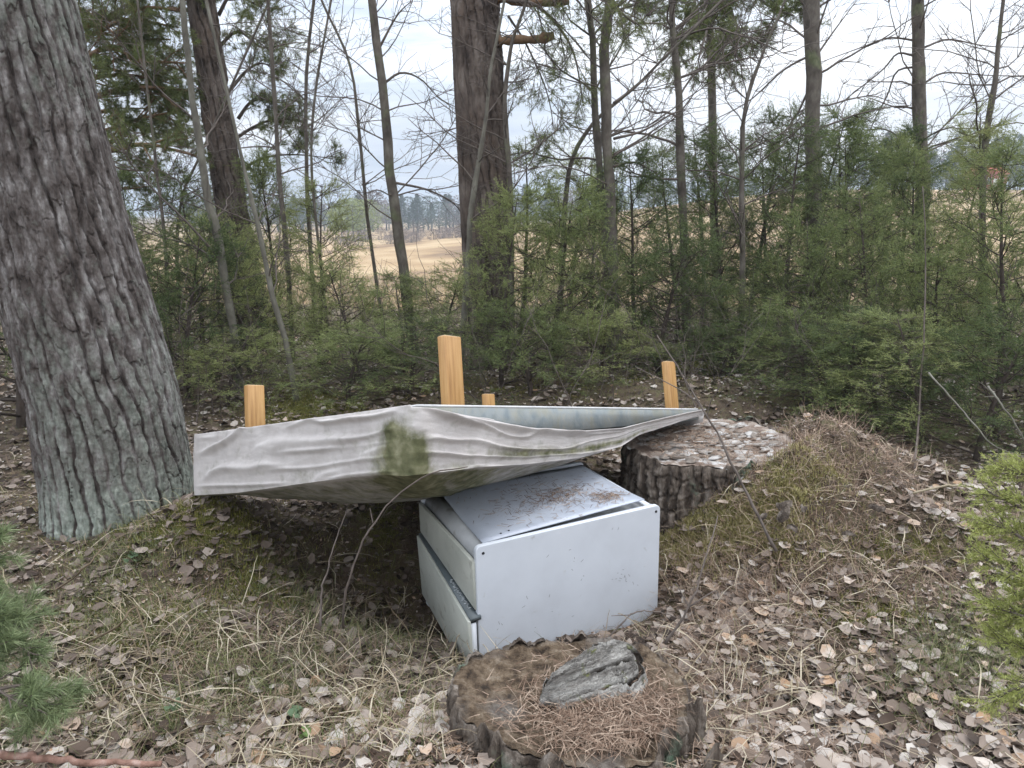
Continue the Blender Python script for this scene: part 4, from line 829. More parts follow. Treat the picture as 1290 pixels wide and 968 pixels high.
s1t, e1 = stump('near low stump with brown rotten top, in the bottom foreground before the cabinet', .17, 1.86, .20, .335, .285, 4, (-.02, .04), M['rot'], M['stump_bark'], hgt=.26, flare=.04)
s2t, e2 = stump('far high stump with whitish flaky top supporting the right end of the bed base', 1.03, 3.68, .385, .41, .43, 9, (.05, -.01), M['pale_top'], M['stump_bark'], hgt=.42, flare=.05, ragged=.014, furrow=.03)
# torn shards standing on the near stump's right side
rg = np.random.default_rng(21)
for q, (px, py, hh_, ww_) in enumerate([(872, 905, .11, .075), (850, 930, .09, .07), (893, 950, .08, .05), (835, 955, .06, .05), (575, 915, .06, .05), (590, 945, .05, .06)]):
    d0 = 1.98 if q < 4 else 1.95
    r_ = ray(px, py); zt = .16; tt = (zt - CAMH) / r_[2]; p0 = CP + r_ * tt
    n_ = 10; rows_ = []
    for k_ in range(9):
        f = k_ / 8; a = np.linspace(0, 2 * math.pi, n_, endpoint=False); wx = ww_ * (1 - .75 * f ** 2) * .5; wz = wx * .45
        rows_.append(np.stack([p0[0] + wx * np.cos(a) * (1 + .25 * rg.normal(0, 1, n_)) + .02 * f, p0[1] + wz * np.sin(a) * (1 + .25 * rg.normal(0, 1, n_)), np.full(n_, p0[2] - .10 + f * (hh_ + .05)) + rg.normal(0, .004, n_)], 1))
    V = np.stack(rows_).reshape(-1, 3); i = np.arange(8)[:, None] * n_; j = np.arange(n_)[None]; Q = np.stack([i + j, i + (j + 1) % n_, i + n_ + (j + 1) % n_, i + n_ + j], -1).reshape(-1, 4)
    T_ = [(80 + 0, 80 + k_, 80 + k_ + 1) for k_ in range(1, 9)]; mb = MB(); mb.add(V - np.array(s1t.location), Q, T_); link('torn_shard', mb.mesh('torn_shard', False), M['stump_bark'], s1t)
# slab of thick bark on the near stump
na, nb_ = 220, 130; a = np.linspace(-1, 1, na); b = np.linspace(-1, 1, nb_); A_, B_ = np.meshgrid(a, b)
ol = 1 - .16 * fbm(A_ * 2 + 3, B_ * 2, 3, 31); xx = A_ * .165; half = .088 * np.clip(1 - np.abs(A_) ** 3.2, .0, 1) ** .5 * (1 + .22 * fbm(A_ * 3, B_ * 0 + 2, 3, 33)) * (1 + .40 * A_) * (1 + .07 * np.sign(fbm(A_ * 5 + 3, B_ * 0, 2, 44))); yy = B_ * half
sB = (B_ + .16 * fbm(A_ * 1.1, B_ * .6, 2, 35) + .05 * fbm(A_ * 5, B_ * 2, 3, 37)) * 1.9 + .4; lay = np.floor(sB); frac = sB - lay; off_ = _h(lay, lay * 0, lay * 0, 3)
tn = fbm(A_ * 1.6 + lay * 3, sB * 2.2, 4, 39, .6) * .5 + .5; ter = np.floor(tn * 8) / 8
env = np.clip(1 - B_ ** 2, 0, 1) ** .45 * np.clip(1 - np.abs(A_) ** 5, 0, 1) ** .5
zz_ = env * (.040 + .022 * off_ + .030 * frac + .045 * (ter - .5) - .008 * A_) - env * .045 * np.exp(-(np.minimum(frac, 1 - frac) / .10) ** 2) + .016 * fbm(A_ * 4, B_ * 30, 4, 36, .6) * env + .006 * fbm(A_ * 30, B_ * 40, 3, 38)
xx = xx + .045 * (_h(lay, lay * 0 + 3, lay * 0, 9) - .5) * np.abs(A_); topv = np.stack([xx, yy, zz_ + .012], -1); botv = np.stack([xx * .95, yy * .93, np.full_like(xx, -.004) + .004 * fbm(A_ * 8, B_ * 8, 2, 3)], -1)
i = np.arange(nb_ - 1)[:, None] * na; j = np.arange(na - 1)[None]; Q1 = np.stack([i + j, i + j + 1, i + na + j + 1, i + na + j], -1).reshape(-1, 4); Q2 = Q1[:, ::-1] + na * nb_
bd = list(range(na)) + [r * na + na - 1 for r in range(1, nb_)] + [(nb_ - 1) * na + q for q in range(na - 2, -1, -1)] + [r * na for r in range(nb_ - 2, 0, -1)]
bd = np.array(bd); bn = np.roll(bd, -1); Q3 = np.stack([bd, bd + na * nb_, bn + na * nb_, bn], -1)
me = mesh_np('bark_slab', np.concatenate([topv.reshape(-1, 3), botv.reshape(-1, 3)]), np.concatenate([Q1, Q2, Q3]), False)
pc = CP + ray(745, 862) * ((.225 - CAMH) / ray(745, 862)[2])
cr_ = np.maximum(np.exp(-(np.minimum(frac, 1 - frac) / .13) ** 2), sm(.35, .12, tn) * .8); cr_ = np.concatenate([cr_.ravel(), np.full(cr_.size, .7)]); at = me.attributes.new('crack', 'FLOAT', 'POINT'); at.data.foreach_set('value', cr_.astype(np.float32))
add_layer(M['slab'], 'crack', [(.3, (.018, .013, .010)), (.7, (.07, .055, .042))], 40, 30, .5, .16)  # dark matter in the cracks, also painting the shade diffuse light leaves out
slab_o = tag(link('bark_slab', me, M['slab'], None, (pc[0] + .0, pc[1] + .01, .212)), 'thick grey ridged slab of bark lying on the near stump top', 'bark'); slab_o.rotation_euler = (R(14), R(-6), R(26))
for q in range(11):
    px, py = rg.uniform(930, 1130), rg.uniform(548, 680); p0 = G(px, py); L_ = rg.uniform(.02, .045); w0 = L_ * rg.uniform(.3, .6); n_ = 8; mb = MB(); a = np.linspace(0, 2 * math.pi, n_, endpoint=False); ra = rg.uniform(.7, 1.25, n_)
    V = np.stack([L_ * ra * np.cos(a), w0 * ra * np.sin(a), rg.normal(0, .004, n_)], 1); V = np.concatenate([V, V * [.9, .9, 1] + [0, 0, .012]]); T_ = [(8, 8 + k_, 9 + k_) for k_ in range(1, 7)]
    mb.add(V, [(k_, (k_ + 1) % n_, n_ + (k_ + 1) % n_, n_ + k_) for k_ in range(n_)], T_); o = link('wood_fragment', mb.mesh('wood_fragment'), M['stump_bark'], ground, p0 + [0, 0, .006]); o.rotation_euler = (rg.normal(0, .35), rg.normal(0, .35), rg.uniform(0, 6))
# needles heaped on the near stump
def on_stump(n, seed, cen, spread, base_z, rx_, ry_, cx_, cy_, lift, L=(.03, .065), wd=.0022):
    rg = np.random.default_rng(seed); x = rg.normal(cen[0], spread[0], n); y = rg.normal(cen[1], spread[1], n); k = ((x - cx_) / rx_) ** 2 + ((y - cy_) / ry_) ** 2 < .95; x, y = x[k], y[k]; n = len(x)
    z = base_z + rg.uniform(0, 1, n) ** 1.5 * lift; return blades(np.stack([x, y, z], 1), rg.uniform(0, 6.28, n), rg.uniform(*L, n), wd, rg.uniform(-.12, .25, n), rg.uniform(-.2, .6, n), 3)
def stuff_child(name, VQ, matn, parent, smooth=False):
    V, Q = VQ; o = link(name, mesh_np(name, V - np.array(parent.location), Q, smooth), M[matn], parent); o['kind'] = 'stuff'; return o
stuff_child('pine_needles', on_stump(4300, 3, (.27, 1.78), (.12, .11), .206, .30, .26, .18, 1.86, .03), 'needle', s1t)
stuff_child('pine_needles', on_stump(4500, 4, (1.12, 3.66), (.25, .22), .386, .39, .41, 1.03, 3.68, .03, (.02, .05), .003), 'needle', s2t)

mb = MB(); rgc = np.random.default_rng(66)
for q in range(150):
    a = rgc.uniform(0, 6.28); r_ = rgc.random() ** .6 * .33; L_ = rgc.uniform(.012, .05); w0 = L_ * rgc.uniform(.35, .8); cx_, cy_ = r_ * math.cos(a), r_ * math.sin(a) * 1.1; z_ = .06 * cx_ - .01 * cy_ + .425 + rgc.uniform(0, .012); an = rgc.normal(.3, .5)
    M2 = np.array(Matrix.Rotation(an, 3, 'Z') @ Matrix.Rotation(rgc.normal(0, .15), 3, 'X')); V = np.array([(-L_, -w0 * .6, 0), (-L_ * .3, -w0, 0), (L_, -w0 * .4, 0), (L_ * .8, w0 * .7, 0), (-L_ * .4, w0, 0), (-L_ * 1.1, w0 * .3, 0)]) * rgc.uniform(.7, 1.2, (6, 1))
    V2 = np.concatenate([V, V - [0, 0, .004]]) @ M2.T + [cx_, cy_, z_]; mb.add(V2, [(q_, 6 + q_, 6 + (q_ + 1) % 6, (q_ + 1) % 6) for q_ in range(6)] + [(0, 1, 2, 3), (0, 3, 4, 5)])
M['chip'] = mat('bleached_wood_chips', [(.2, (.17, .14, .115)), (.5, (.31, .275, .245)), (.8, (.54, .52, .50))], 20, rnd=.6, bump=.4)
o = link('wood_chips', mb.mesh('wood_chips'), M['chip'], s2t); o['kind'] = 'stuff'
# ------------------------------------------------------------------ leaf litter
def leaf_template(seed, det):
    rg = np.random.default_rng(seed); n = 12 if det else 7; th = np.linspace(0, 2 * math.pi, n, endpoint=False); r = 1 + .10 * np.cos(2 * th) + .16 * np.exp(-((th) / .35) ** 2) + rg.normal(0, .05, n)
    P_ = [(0, 0, 0)]
    if det:
        for a, q in zip(th[::2], r[::2]): P_.append((q * .5 * math.cos(a), q * .5 * math.sin(a), 0))
    o0 = len(P_); 
    for a, q in zip(th, r): P_.append((q * math.cos(a), q * math.sin(a), 0))
    V = np.array(P_); c1, c2 = rg.uniform(-.15, .55), rg.uniform(-.35, .5); V[:, 2] = c1 * V[:, 0] ** 2 * .6 + c2 * V[:, 1] ** 2 + rg.normal(0, .05, len(V)) + .3 * rg.normal() * V[:, 0] * V[:, 1] - .06 * (np.abs(V[:, 1]) < .1)
    T = []
    if det:
        for k in range(6): T.append((0, 1 + k, 1 + (k + 1) % 6)); a = 7 + 2 * k; T += [(1 + k, a, 7 + (2 * k + 1) % 12), (1 + k, 7 + (2 * k + 1) % 12, 1 + (k + 1) % 6), (1 + (k + 1) % 6, 7 + (2 * k + 1) % 12, 7 + (2 * k + 2) % 12)]
        n0 = len(V); V = np.concatenate([V, [(-.9, .03, V[0, 2]), (-.9, -.03, V[0, 2]), (-1.9, .25, .15)]]); T.append((n0, n0 + 1, n0 + 2))
    else:
        for k in range(n): T.append((0, 1 + k, 1 + (k + 1) % n))
    return V, np.array(T)
def leaf_density(x, y):
    px, py, d = proj(np.stack([x, y, H(x, y)], 1))
    a = .08 + 1.0 * sm(.3, .75, vn2(x * 2.3, y * 2.3, 71) * .6 + vn2(x * 6, y * 6, 72) * .4) + .5 * sm(820, 980, px) * sm(800, 860, py) + .35 * gs(px, py, 470, 760, 130, 90) + .2 * sm(3.2, 2.0, y)
    a -= .08 * gs(px, py, 1000, 640, 130, 90) + .35 * gs(px, py, 250, 690, 90, 40); a += .25 * sm(4.5, 6, y) * sm(760, 860, px)
    return a
NL_ = 25000; rg = np.random.default_rng(77); xs_ = []; 
def scatter(N, ylo, yhi, dens, seed, pw=1.6, xm=.80):
    rg = np.random.default_rng(seed); X_ = np.empty(0); Y_ = np.empty(0)
    while len(X_) < N:
        y = ylo + (yhi - ylo) * rg.random(N * 3) ** pw; x = rg.uniform(-1, 1, N * 3) * (y * xm + .15); k = rg.random(N * 3) * 1.1 < dens(x, y)
        X_ = np.concatenate([X_, x[k]]); Y_ = np.concatenate([Y_, y[k]])
    return X_[:N], Y_[:N]
def free(x, y):
    """outside trunks, stumps and the cabinet"""
    k = ((x - .18) / .33) ** 2 + ((y - 1.86) / .29) ** 2 > 1; k &= ((x - 1.03) / .40) ** 2 + ((y - 3.68) / .42) ** 2 > 1; k &= (x - c[0][0]) ** 2 + (y - c[0][1]) ** 2 > .36 ** 2
    q = np.stack([x - NL[0], y - NL[1]], 1); u_ = q @ (ux[:2] / np.linalg.norm(ux[:2])); v_ = q @ wy[:2]; k &= ~((u_ > -.04) & (u_ < Wc + .01) & (v_ > -.01) & (v_ < Dc)); return k
lx, ly = scatter(NL_, 1.35, 10.0, leaf_density, 78, 1.9); k = free(lx, ly); lx, ly = lx[k], ly[k]; n = len(lx)
lz = H(lx, ly) + .006 + .028 * rg.random(n) ** 2; size = rg.uniform(.011, .029, n); Rm = rots(n, .34, rg)
tm = [leaf_template(500 + q, True) for q in range(8)]; tl = [leaf_template(520 + q, False) for q in range(8)]
lpx, lpy, ld = proj(np.stack([lx, ly, lz], 1)); vis = (lpx > 0) & (lpx < 1290) & (lpy < 966) & ~((lpx > 560) & (lpx < 900) & (lpy > 800))
score = np.where(vis, size / ld * np.abs(Rm[:, 2, 2] * .5 + .5), -1); order = np.argsort(-score); near = order[:300]; rest = order[300:]
M3 = []
for q in range(8):
    me = mesh_np('leaf', tm[q][0], tm[q][1], True); me.materials.append(M['leaf']); M3.append(me)
for q, idx in enumerate(near):
    o = bpy.data.objects.new('leaf', M3[q % 8]); COL.objects.link(o); o.parent = ground
    m4 = Matrix(Rm[idx].tolist()).to_4x4(); m4 = Matrix.Translation((lx[idx], ly[idx], lz[idx] + .006)) @ m4 @ Matrix.Scale(size[idx], 4); o.matrix_basis = m4
def merged(name, idxs, tmpl, matn):
    mb = MB()
    for q in range(8):
        I_ = idxs[q::8]; V0, T0 = tmpl[q]; V = np.einsum('nij,mj->nmi', Rm[I_], V0) * size[I_][:, None, None] + np.stack([lx[I_], ly[I_], lz[I_]], 1)[:, None]
        T = (T0[None] + (np.arange(len(I_)) * len(V0))[:, None, None]).reshape(-1, 3); mb.add(V.reshape(-1, 3), None, T)
    o = link(name, mb.mesh(name, True), M[matn], ground); o['kind'] = 'stuff'; return o
hol = (ly[rest] > 2.2) & (ly[rest] < 5.0) & (lx[rest] < .6) | (rg.random(len(rest)) < .35)  # old leaves; their dark colour here also paints shade into the hollow
merged('leaf_litter', rest[~hol], tl, 'leaf'); merged('dark_old_leaf_litter', rest[hol], tl, 'leaf_dark')
# dense crumbled litter under everything: small dark fragments
fx, fy = scatter(42000, 1.3, 11, lambda x, y: .6 + 0 * x, 79, 2.0); n = len(fx); lx, ly = fx, fy; lz = H(lx, ly) + .004 + .008 * rg.random(n); size = rg.uniform(.005, .013, n) * (1 + .6 * sm(3, 8, ly)); Rm = rots(n, .5, rg)
tf = [(np.array([(1, 0, 0), (-.2, .8, .2), (-1, -.1, 0), (.1, -.7, .15)]) * rg.uniform(.7, 1.3, (4, 1)), np.array([(0, 1, 2), (0, 2, 3)])) for q in range(8)]
merged('leaf_fragments', np.arange(n), tf, 'leaf')
# needles, straw, grass, moss
def gpatch(n, ylo, yhi, dens, seed, pw=1.5): 
    x, y = scatter(n, ylo, yhi, dens, seed, pw); k = free(x, y); return x[k], y[k]
def gstuff(name, n, ylo, yhi, dens, seed, matn, L, W, e, curl, nseg=4, lift=.004, wig=.0, pw=1.5, azf=None):
    x, y = gpatch(n, ylo, yhi, dens, seed, pw); n = len(x); rg = np.random.default_rng(seed + 1); az = rg.uniform(0, 6.28, n) if azf is None else azf(x, y, rg)
    V, Q = blades(np.stack([x, y, H(x, y) + lift * rg.uniform(.2, 1, n)], 1), az, rg.uniform(*L, n), rg.uniform(*W, n), rg.uniform(*e, n), rg.uniform(*curl, n), nseg, wig)
    o = link(name, mesh_np(name, V, Q), M[matn], ground); o['kind'] = 'stuff'; return o
gstuff('fallen_needles', 38000, 1.35, 4.6, lambda x, y: .3 + .7 * vn2(x * 3, y * 3, 91), 90, 'needle', (.02, .055), (.0015, .0026), (-.1, .35), (-.2, .6), 2, .03)
gstuff('root_tangle', 4500, 2.6, 4.8, lambda x, y: gs(x, y, 1.55, 3.6, .45, .45) + .8 * gs(x, y, 1.2, 3.0, .4, .4), 191, 'needle', (.05, .18), (.0016, .003), (-.2, .9), (-1.2, 1.8), 5, .015, .25)
def on_px(cx_, cy_, sx_, sy_):
    def f(x, y):
        px, py, d = proj(np.stack([x, y, H(x, y)], 1)); return gs(px, py, cx_, cy_, sx_, sy_)
    return f
def multi(lst, base=0.0, nz=None):
    def f(x, y):
        px, py, d = proj(np.stack([x, y, H(x, y)], 1)); a = np.full(len(x), base)
        for (cx_, cy_, sx_, sy_, am) in lst: a = a + am * gs(px, py, cx_, cy_, sx_, sy_)
        if nz is not None: a = a * (.15 + 1.7 * vn2(x * nz, y * nz, 95) ** 2)
        return a
    return f
gstuff('dry_grass', 4200, 1.4, 4.6, multi([(300, 880, 260, 110, .9), (100, 560, 120, 60, .8), (950, 850, 90, 60, .55), (260, 540, 60, 40, .9), (1000, 700, 120, 80, .5)], .10, 5), 92, 'straw', (.08, .30), (.002, .0062), (-.1, .9), (.2, 2.2), 6, .015, .22)
gstuff('fine_dead_grass', 14000, 1.4, 5.0, multi([(960, 800, 130, 110, 1.0), (1020, 600, 110, 50, .45), (880, 740, 90, 60, .8), (1100, 660, 120, 60, .6), (350, 840, 250, 90, .35)], .05, 3), 93, 'needle', (.05, .16), (.0014, .0026), (.1, .9), (.3, 1.9), 4, .01, .12)
gstuff('green_grass', 15000, 1.4, 5.5, multi([(1200, 830, 90, 60, 1.0), (1120, 860, 60, 30, .9), (1190, 690, 100, 30, .5), (470, 880, 120, 60, .5), (270, 820, 180, 100, .9), (160, 700, 60, 50, .6), (1040, 430, 150, 50, .4), (90, 880, 110, 60, .7), (950, 470, 160, 25, .8), (620, 495, 250, 22, .5)], .03, 4), 94, 'grass', (.03, .13), (.0015, .003), (.5, 1.4), (.2, 1.5), 4, .004, .08)
gstuff('moss', 60000, 1.5, 6.5, multi([(230, 668, 90, 32, 1.6), (490, 640, 30, 60, .5), (480, 905, 55, 16, 1.6), (470, 720, 40, 60, .5), (1150, 690, 90, 22, .9), (1080, 775, 60, 20, 1.0), (880, 462, 90, 12, 1.6), (390, 515, 70, 20, 1.6), (190, 800, 110, 50, .7), (330, 720, 60, 40, .7), (650, 490, 120, 14, .6), (1020, 500, 60, 14, .8), (160, 640, 200, 30, .3), (420, 890, 90, 30, .6)], .0, 6), 96, 'moss', (.010, .024), (.0022, .004), (.5, 1.5), (-.4, .8), 1, .012)
gstuff('pale_moss', 34000, 2.3, 4.8, multi([(915, 650, 55, 40, 1.6), (985, 610, 60, 35, 1.4), (860, 690, 40, 30, .9), (950, 690, 60, 30, .7), (490, 898, 55, 14, 1.2)], .0, 7), 97, 'moss_pale', (.010, .026), (.0022, .0042), (.4, 1.5), (-.4, .8), 1, .016)
# straw along the field edge
def edge_straw(): 
    rg = np.random.default_rng(55); n = 14000; y = 8.2 + 10 * rg.random(n) ** 1.3; x = rg.uniform(-1, 1, n) * y * .85; return blades(np.stack([x, y, H(x, y)], 1), rg.uniform(0, 6.28, n), rg.uniform(.2, .65, n), .006, rg.uniform(.7, 1.5, n), rg.uniform(.2, 1.4, n), 3)
V, Q = edge_straw(); o = link('field_edge_grass', mesh_np('field_edge_grass', V, Q), M['straw'], ground); o['kind'] = 'stuff'
# fine brushwood in the shade between the junipers: dead twigs and stems, nobody could count them
mb = MB(); rg = np.random.default_rng(58)
for q in range(330):
    y = rg.uniform(5.0, 9.5); x = rg.uniform(-.75, .78) * y
    if abs(x / y + .16) < .07 and rg.random() < .6: continue
    bare_branch(mb, (x, y, HZ(x, y)), (rg.normal(0, .35), rg.normal(0, .35), 1), rg.uniform(.3, 1.5), rg.uniform(.002, .005), rg, 1, .02, 1.0)
o = link('brushwood', mb.mesh('brushwood'), M['twig'], ground); o['kind'] = 'stuff'

# ------------------------------------------------------------------ single twigs and sticks
def stick(name, label, pts, r0, r1, matn='twig', forks=(), cat='twig', k=6, seed=1, wig=.004):
    rg = np.random.default_rng(seed); sp = spline(pts, 22); sp = sp + rg.normal(0, wig * .5, sp.shape); base = sp[0].copy(); mb = MB(); mb.tube(sp - base, np.linspace(r0, r1, 22) * (1 + .08 * rg.normal(0, 1, 22)), k)
    for f in forks:
        s = spline(f, 10); mb.tube(s - base, np.linspace(r0 * .6, r1 * .7, 10), 5)
    return tag(link(name, mb.mesh(name, True), M[matn], None, base), label, cat)
stick('leaning_twig', 'long thin bare twig leaning across the far stump', [P(978, 695, 2.95), P(940, 620, 3.0), P(905, 550, 3.05), P(870, 490, 3.1), P(828, 422, 3.15)], .0065, .0025, forks=([P(900, 540, 3.05), P(870, 500, 3.1), P(800, 462, 3.2)],))
stick('arching_twig', 'pale arching twig bent under the front corner of the bed base', [P(432, 792, 2.65), P(437, 740, 2.55), P(462, 675, 2.5), P(492, 632, 2.5), P(540, 598, 2.45), P(590, 588, 2.45)], .005, .0018, forks=([P(470, 660, 2.5), P(466, 640, 2.5)],))
stick('upright_twig', 'short brown twig standing in the hollow left of the arching twig', [P(404, 790, 2.7), P(406, 745, 2.75), P(420, 690, 2.8), P(438, 640, 2.85)], .005, .002)
stick('fallen_branch', 'thick reddish brown branch lying on the ground in the bottom left corner', [P(-30, 948, 1.83), P(40, 954, 1.82), P(120, 960, 1.8), P(205, 962, 1.82)], .010, .007, 'redbark', cat='branch', k=9, wig=.006)
stick('thin_sapling', 'single thin upright bare sapling at right, beside the mound', [G(1152, 592), P(1158, 520, 4.3), P(1163, 430, 4.35), P(1166, 330, 4.4), P(1163, 235, 4.4)], .0065, .003, 'twig', cat='sapling')
stick('dead_twig', 'pale dead twig slanting down at the right edge above the yellow juniper', [P(1245, 487, 3.0), P(1262, 510, 2.95), P(1285, 545, 2.9), P(1310, 590, 2.85)], .0045, .002, 'bark_pale', forks=([P(1255, 500, 3.0), P(1235, 482, 3.0)], [P(1255, 500, 3.0), P(1240, 500, 3.0)]))
stick('dead_twig', 'pale forked dead twig lying low beside the yellow juniper at right', [P(1150, 622, 3.1), P(1195, 612, 3.05), P(1235, 617, 3.0), P(1262, 640, 2.9)], .005, .003, 'straw', forks=([P(1195, 612, 3.05), P(1190, 580, 3.1)], [P(1235, 617, 3.0), P(1265, 610, 2.95)]))
stick('dead_twig', 'pale dead twig pointing right from under the junipers at the right edge', [P(1170, 470, 3.6), P(1215, 520, 3.4), P(1250, 560, 3.2), P(1300, 578, 3.0)], .0045, .002, 'bark_pale')
stick('dry_stalk', 'pale dry stalk arching from the foot of the leaning pine', [G(65, 748), P(100, 722, 2.8), P(125, 695, 2.85), P(140, 680, 3.0)], .004, .002, 'straw', cat='stalk')
stick('dry_stalk', 'broken dry stalk forming a bent line in the left foreground', [G(108, 812), P(150, 788, 2.4), P(170, 765, 2.45), P(180, 790, 2.4), P(193, 838, 2.2)], .004, .0025, 'straw', cat='stalk')
stick('dry_stalk', 'three-pronged dry stalk lying near the bottom left', [G(45, 905), P(125, 893, 2.05), P(162, 866, 2.1), P(210, 880, 2.05), P(258, 895, 2.0)], .0035, .002, 'straw', forks=([P(125, 893, 2.05), P(92, 866, 2.1)], [P(162, 866, 2.1), P(190, 918, 2.0)]), cat='stalk')
stick('forked_twig', 'brown forked twig rising right of the cabinet', [P(838, 812, 2.6), P(868, 765, 2.6), P(885, 715, 2.65), P(905, 650, 2.8)], .005, .002, forks=([P(868, 765, 2.6), P(900, 745, 2.6), P(905, 752, 2.6)], [P(868, 765, 2.6), P(852, 735, 2.65)]))
stick('forked_twig', 'low brown twig pointing at the cabinet from the right', [P(760, 812, 2.4), P(795, 775, 2.45), P(822, 770, 2.5), P(860, 780, 2.5)], .003, .0015, forks=([P(795, 775, 2.45), P(770, 776, 2.45)],))
stick('curved_stalk', 'thin pale stalk looping over leaves at lower right', [G(1052, 845), P(1065, 828, 2.4), P(1095, 822, 2.45), P(1120, 835, 2.4)], .003, .002, 'straw', cat='stalk')
stick('curved_stalk', 'pale stalk lying across the leaves at middle right', [G(1150, 735), P(1165, 715, 2.8), P(1200, 738, 2.75), P(1250, 762, 2.65)], .0035, .002, 'straw', cat='stalk')
rg = np.random.default_rng(71)
# small green herbs
def herb(label, px, py, n, s, matn):
    p = G(px, py); t = thing('small_herb', label, 'plant', p); mb = MB(); 
    for q in range(3): mb.tube([(0, 0, -.01), (rg.normal(0, .01), rg.normal(0, .01), .03), (rg.normal(0, .02), rg.normal(0, .02), .05)], [.0012, .001, .0006], 4)
    link('stem', mb.mesh('stem'), M['grass'], t); V0, T0 = leaf_template(600, True); me = mesh_np('leaf', V0, T0, True); me.materials.append(matn)
    for q in range(n):
        o = bpy.data.objects.new('leaf', me); COL.objects.link(o); o.parent = t; a = rg.uniform(0, 6.28); o.location = (math.cos(a) * rg.uniform(.005, .03), math.sin(a) * rg.uniform(.005, .03), rg.uniform(.02, .055)); o.rotation_euler = (rg.normal(0, .4), rg.normal(0, .4), a); o.scale = (s * rg.uniform(.7, 1.2),) * 3
M['herb'] = mat('herb_green', [(.3, (.10, .16, .05)), (.7, (.20, .29, .10))], 20, bump=0, trans=.2)
M['herb2'] = mat('herb_bluegreen', [(.3, (.09, .14, .08)), (.7, (.17, .24, .14))], 20, bump=0, trans=.2)
herb('bright green clover-like herb at bottom left of the near stump', 385, 940, 9, .010, M['herb'])
herb('blue-green three-leaved herb above the bright green one', 378, 912, 9, .013, M['herb2'])
herb('dark green small herb below the foot of the leaning pine', 166, 712, 9, .012, M['herb2'])
herb('pale green herb among stalks in the left foreground', 220, 905, 9, .012, M['herb2'])
herb('yellowish herb at the left edge beside the pine foot', 60, 662, 12, .014, M['herb'])
# ------------------------------------------------------------------ foreground greenery
def near_pine():
    base = P(-60, 800, 1.75); t = thing('pine_branch', 'long-needled green pine branch reaching in at the left edge of the foreground', 'pine branch', base)
    q = 700
    for e in ([(-90, 700), (-30, 720), (20, 750), (70, 780)], [(-90, 690), (-40, 680), (0, 690), (28, 700)], [(-90, 760), (-20, 790), (40, 800), (85, 800)], [(-90, 810), (-30, 830), (20, 835), (50, 830)], [(-90, 730), (-40, 750), (0, 765), (40, 770)], [(20, 870), (60, 860), (95, 855), (120, 862)]):
        pine_bough(t, base, [P(a - 60, b + 8, 1.75 + .04 * i_) for i_, (a, b) in enumerate(e)], .006, q, n2=9, n3=4, L2=.13, tw=.06, per=46, nlen=.045, nw=.0017, mname='pine_near', wood='twig', flat=.8); q += 1
near_pine()
def near_juniper():
    base = P(1370, 900, 1.55); t = thing('juniper_branch', 'bright yellow-green juniper sprays at the right edge of the foreground', 'juniper', base); rg = np.random.default_rng(88)
    for e in ([(1380, 700), (1330, 660), (1275, 635), (1248, 620)], [(1380, 740), (1320, 700), (1275, 670), (1240, 655)], [(1380, 780), (1320, 740), (1270, 720), (1240, 705)], [(1390, 830), (1320, 790), (1285, 775), (1248, 765)], [(1390, 860), (1330, 830), (1285, 815), (1255, 810)],
              [(1390, 900), (1330, 870), (1290, 865), (1256, 878)], [(1380, 640), (1330, 620), (1295, 600), (1270, 590)], [(1380, 700), (1330, 730), (1300, 750), (1270, 790)]):
        sp = spline([P(a, b, 1.5 + .03 * i_) for i_, (a, b) in enumerate(e)], 10); wd = MB(); fo = MB(); wd.tube(sp - base, np.linspace(.005, .0015, 10), 5); A = [sp[7]]; B = [sp[9]]
        for m_ in range(26):
            x_ = rg.integers(2, 9); d_ = norm(sp[x_ + 1] - sp[x_]); d2 = norm(d_ + perp(d_, rg) * .75); q = sp[x_] + (sp[x_ + 1] - sp[x_]) * rg.random(); L = rg.uniform(.03, .09); p = wander(q, d2, L, 3, .12, .03, rg); wd.tube(p - base, np.linspace(.0014, .0007, 4), 3, cap=False); A += [p[0], p[1]]; B += [p[2], p[3]]
            for _ in range(3): d3 = norm(d2 + perp(d2, rg) * .7); z_ = p[rg.integers(1, 3)]; A.append(z_); B.append(z_ + d3 * .03)
        br = link('branch', wd.mesh('branch', True), M['twig'], t); tri_needles(fo, np.array(A) - base, np.array(B) - base, 26, .011, .0018, .75, rg); link('needles', fo.mesh('needles'), M['juniper_yellow'], br)
near_juniper()
# ------------------------------------------------------------------ far woods, each tree its own
def far_tree(seed, kind):
    rg = np.random.default_rng(seed); mb = MB(); n = 1500; tr = MB(); h_ = 1.0
    if kind == 0:    # conifer
        z = rg.random(n) ** .8; r = .24 * (1 - z) * rg.uniform(.3, 1, n) * (1 + .35 * np.sin(z * 46)) + .01; z = .1 + z * .9
    else:
        z = rg.random(n); r = .34 * np.sqrt(np.clip(1 - (2 * z - 1) ** 2, 0, 1)) * rg.uniform(.2, 1, n) ** .5; z = .22 + z * .78; 
    a = rg.uniform(0, 6.28, n); r = r * (1 + .3 * np.sin(a * 3 + z * 9)); C_ = np.stack([r * np.cos(a), r * np.sin(a), z], 1); s = rg.uniform(.012, .028, n)[:, None]
    D1 = norm(rg.normal(0, 1, (n, 3))) * s; D2 = norm(rg.normal(0, 1, (n, 3))) * s; V = np.stack([C_ + D1, C_ + D2, C_ - D1], 1).reshape(-1, 3); mb.add(V, None, np.arange(3 * n).reshape(-1, 3))
    tr.tube([(0, 0, -.05), (0, 0, .5), (0, 0, .9)], [.018, .012, .004], 6); return tr.mesh('trunk', True), mb.mesh('crown')
